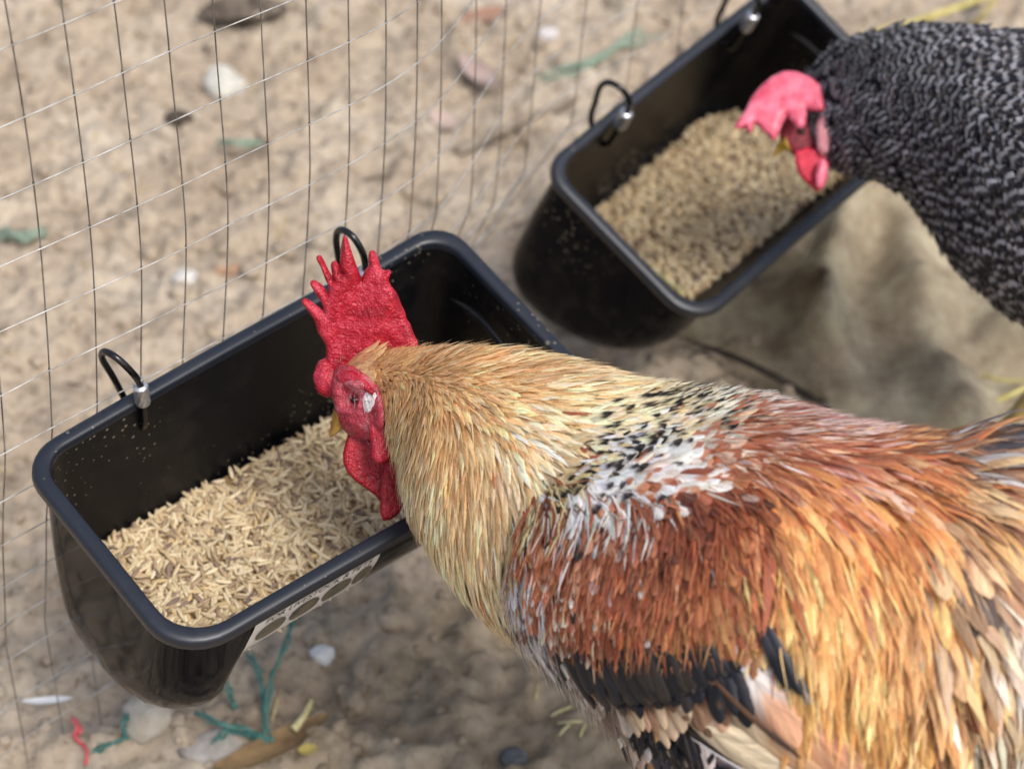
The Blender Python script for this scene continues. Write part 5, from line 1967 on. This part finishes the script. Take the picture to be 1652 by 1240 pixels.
# foreground below the front trough
net([[(432, 1196), (428, 1150, .012), (440, 1090, .030), (462, 1040, .040), (474, 1000, .045)], [(318, 1146, .006), (352, 1166, .01), (395, 1176, .006), (434, 1194)], [(400, 1050, .02), (420, 1092, .016), (428, 1150, .010)],
     [(434, 1194), (400, 1186), (370, 1180), (345, 1196)], [(360, 1090, .02), (372, 1120, .015), (380, 1144)]], 'torn teal plastic net standing up below the sticker of the front trough')
net([[(206, 1146, .01), (200, 1166, .012), (202, 1190)], [(202, 1190), (180, 1200), (150, 1212)]], 'small teal net thread beside the grey stone under the trough')
stone(238, 1168, .018, .016, .014, (150, 142, 128), (182, 174, 160), 'rounded grey stone directly under the left end of the front trough', seed=4)
stone(345, 1208, .024, .015, .007, (134, 126, 120), (172, 166, 158), 'flat grey stone beside the torn teal net', 'flat_stone', seed=6, rot=.3)
stone(520, 1062, .0105, .0065, .006, (190, 190, 190), (214, 214, 212), 'white stone chip on the soil below the rooster\'s neck', 'white_chip', seed=8, sink=.15, rough=.4)
leaf(440, 1214, .085, .020, .55, (104, 82, 58), (146, 120, 84), 'curled brown dry leaf at the bottom edge by the teal net', curl=.25, lift=.006)
leaf(497, 1216, .013, .009, .2, (160, 142, 70), (188, 170, 100), 'tiny yellow leaf scrap beside the brown dry leaf', 'leaf_scrap')
P = catmull(strand_path([(474, 1176, .012), (492, 1152, .014), (503, 1128, .016)]), 8)
V, F = tube(P, np.linspace(.0030, .0016, 8), 7)
tag(mesh('stalk', V, F, M_STRAW), 'pale stalk pointing up from the brown dry leaf', 'stalk')
M_RED = simple_mat('red_thread', (186, 70, 76), (214, 120, 118), 100, .6, .3, .2, .0005)
parts = [tube(catmull(strand_path(p), 16), .0015, 5) for p in ([(116, 1158, .012), (124, 1172, .014), (120, 1186, .010), (132, 1200, .006)], [(122, 1160, .01), (130, 1176, .012), (126, 1184, .008)], [(134, 1200), (140, 1214, .004), (138, 1232)])]
V, F = joinvf(parts)
tag(mesh('red_string', V, F, M_RED), 'scrap of red string on the soil at the bottom left', 'string')
leaf(78, 1138, .034, .006, .12, (196, 196, 196), (224, 224, 222), 'thin white plastic strip at the bottom left by the fence', 'plastic_strip', .05, .006, 'plastic')
stone(830, 1226, .010, .008, .006, (70, 72, 76), (110, 112, 114), 'small dark stone at the bottom edge left of the rooster', 'dark_stone', seed=12)
for k, (x, y, a, l) in enumerate([(905, 1150, .5, .016), (925, 1168, .05, .022), (866, 1118, 1.4, .014), (940, 1180, 1.2, .012), (910, 1180, .9, .012)]):
    c = on_ground(x, y, .002)
    d_ = np.array([math.cos(a), math.sin(a), 0]) * l / 2
    V, F = tube([c - d_, c + [0, 0, .001], c + d_], .0010, 6)
    tag(mesh('straw_bit', V, F, M_STRAW), 'straw bit %s, on soil before the rooster\'s breast' % ['slanting, upper of the pair', 'lying level, longest of them', 'standing alone, leftmost and uppermost', 'pointing steeply, nearest the breast', 'lowest of the group, slanting'][k], 'straw', 'straw bits before the rooster')
# behind the fence, far side
leaf(395, 46, .095, .050, .10, (48, 40, 34), (120, 108, 94), 'large dark curled leaf behind the fence at the top left', 'curled_leaf', .25, .010, cup=.7)
stone(362, 146, .021, .026, .012, (178, 174, 162), (202, 198, 186), 'pale whitish stone slab behind the fence near the dark curled leaf', 'pale_stone', seed=21, rot=.4, sink=.2)
stone(290, 196, .014, .010, .008, (54, 46, 40), (84, 74, 64), 'dark lump put in as the shadow just left of the pale stone slab', 'slab_shadow_lump', seed=22)  # the slab's shadow, put in as a dark coloured lump
stone(296, 456, .0125, .009, .007, (182, 178, 172), (206, 202, 196), 'small white stone behind the back rim of the front trough', 'white_pebble', seed=23, sink=.2)
stone(372, 437, .018, .005, .004, (150, 118, 94), (172, 140, 114), 'small orange brown chip right of the white stone', 'brown_chip', seed=24, rot=.2)
leaf(718, 206, .040, .026, -.9, (166, 146, 134), (186, 166, 152), 'pale pink dry leaf behind the fence, lower of the two', 'pink_leaf', .2, .006)
leaf(772, 132, .066, .026, -1.0, (138, 118, 112), (172, 150, 140), 'pale pink dry leaf behind the fence, upper of the two', 'pink_leaf', .25, .008)
P = catmull(strand_path([(735, 246, .008), (800, 214, .014), (862, 186, .012), (930, 168, .006)]), 24)
V, F = tube(P, np.linspace(.0058, .0034, 24) * (1 + .15 * np.sin(np.arange(24))), 8)
M_STICK = simple_mat('weathered_stick', (120, 108, 94), (156, 144, 128), 50, .85, .2, .6, .002)
tag(mesh('stick', V, F, M_STICK), 'grey weathered stick below the pink leaves', 'stick')
stone(884, 62, .011, .009, .007, (186, 180, 178), (206, 200, 198), 'white pebble above the teal net at the top', 'white_pebble', seed=25, sink=.2)
leaf(782, 34, .060, .026, .5, (140, 106, 88), (162, 128, 108), 'reddish brown leaf at the top edge', 'red_leaf', .1, .004)
net([[(868, 128), (920, 106, .012), (968, 92, .016), (1010, 62, .012), (1040, 56)], [(880, 134), (930, 120, .012), (985, 84, .014), (1030, 46)], [(900, 128), (950, 98, .018), (1000, 76, .012), (1068, 60)], [(875, 122), (940, 116, .008), (1004, 70, .014)]], 'bunched teal net lying left of the rear trough', .0024)
net([[(352, 226), (382, 232, .01), (412, 236)], [(360, 232), (390, 228, .01), (424, 232)]], 'faint teal net scrap below the pale stone slab', .0020)
net([[(0, 372), (28, 380, .012), (70, 372)], [(0, 384), (36, 376, .01), (74, 380)], [(4, 366), (40, 388, .01), (66, 368)]], 'teal net scrap at the left edge of the photo', .0020)
# right hand side
P = catmull([gnd(1118, 552, .02), gnd(1180, 574, .025), gnd(1240, 602, .024), gnd(1296, 634, .02), gnd(1340, 660, .018)], 26)
V, F = tube(P, np.interp(np.linspace(0, 1, 26), [0, .15, .8, 1], [.0012, .0026, .0034, .0016]), 7)
tag(mesh('dark_twig', V, F, simple_mat('dark_bark', (44, 38, 36), (74, 66, 60), 60, .85, .2, .6, .002)), 'dark thin twig lying on the cloth behind the rooster\'s back', 'twig')
M_DRY = simple_mat('yellow_dry_stalk', (168, 156, 88), (204, 190, 124), 50, .75, .2, .4, .001)
for k, (pp, lb, r) in enumerate([([(1380, 62, .02), (1460, 40, .04), (1540, 14, .05), (1620, -16, .05)], 'yellow green dry stalk above the hen\'s back, lying nearly flat', .0046), ([(1560, 50, .02), (1590, 20, .05), (1625, -30, .08)], 'yellow green dry stalk standing steep at the top right corner', .0034),
                                ([(1548, 650, .012), (1600, 648, .02), (1640, 632, .024), (1668, 616, .02)], 'yellow straw blade at the right edge behind the rooster\'s tail', .0030), ([(1560, 598, .012), (1610, 612, .02), (1650, 614, .02)], 'thin straw just above the yellow straw blade at the right edge', .0018)]):
    P = catmull([gnd(*p) for p in pp], 20)
    V, F = tube(P, np.linspace(r, r * .6, 20), 7)
    tag(mesh('dry_stalk', V, F, M_DRY), lb, 'stalk')
# clods: larger lumps of dried soil, too many to tell one from another
parts = []
rg = random.Random(5)
for k in range(260):
    x, y = rg.uniform(-.8, .9), rg.uniform(.8, 2.4)
    r = rg.uniform(.005, .011)
    v, f = lump(8, 10, r * rg.uniform(.9, 1.5), r, r * .6, k % 89, .55)
    a = rg.random() * 6.28
    c, s_ = math.cos(a), math.sin(a)
    parts.append((v @ np.array([[c, s_, 0], [-s_, c, 0], [0, 0, 1]]) + [x, y, gz(x, y) + r * .12], f))
V, F = joinvf(parts)
tag(mesh('soil_clods', V, F, M_SOIL), 'dried clods of sandy soil scattered over the ground', 'soil', kind='stuff')

# chaff and twig fragments trodden into the soil
parts, cols = [], []
rg = random.Random(8)
for k in range(700):
    x, y = rg.uniform(-.8, .9), rg.uniform(.8, 2.4)
    l, a = rg.uniform(.006, .030), rg.random() * 6.28
    d_ = np.array([math.cos(a), math.sin(a), 0]) * l / 2
    c = np.array([x, y, gz(x, y) + .0012])
    p, q = c - d_, c + d_
    p[2], q[2] = gz(p[0], p[1]) + .001, gz(q[0], q[1]) + .001
    m_ = (p + q) / 2 + [0, 0, .0006]
    v, f = tube([p, m_, q], rg.uniform(.0004, .0013), 4)
    parts.append((v, f))
    cols.append(np.repeat(lin(rg.choice([(186, 168, 128), (150, 130, 100), (96, 82, 66), (120, 100, 78), (204, 192, 160)]))[None], len(v), 0))
V, F = joinvf(parts)
tag(mesh('chaff', V, F, mat_attr('chaff', .8, .2, 300, .3, 0), attrs={'col': np.concatenate(cols)}), 'bits of chaff and twig trodden into the soil', 'chaff', kind='stuff')
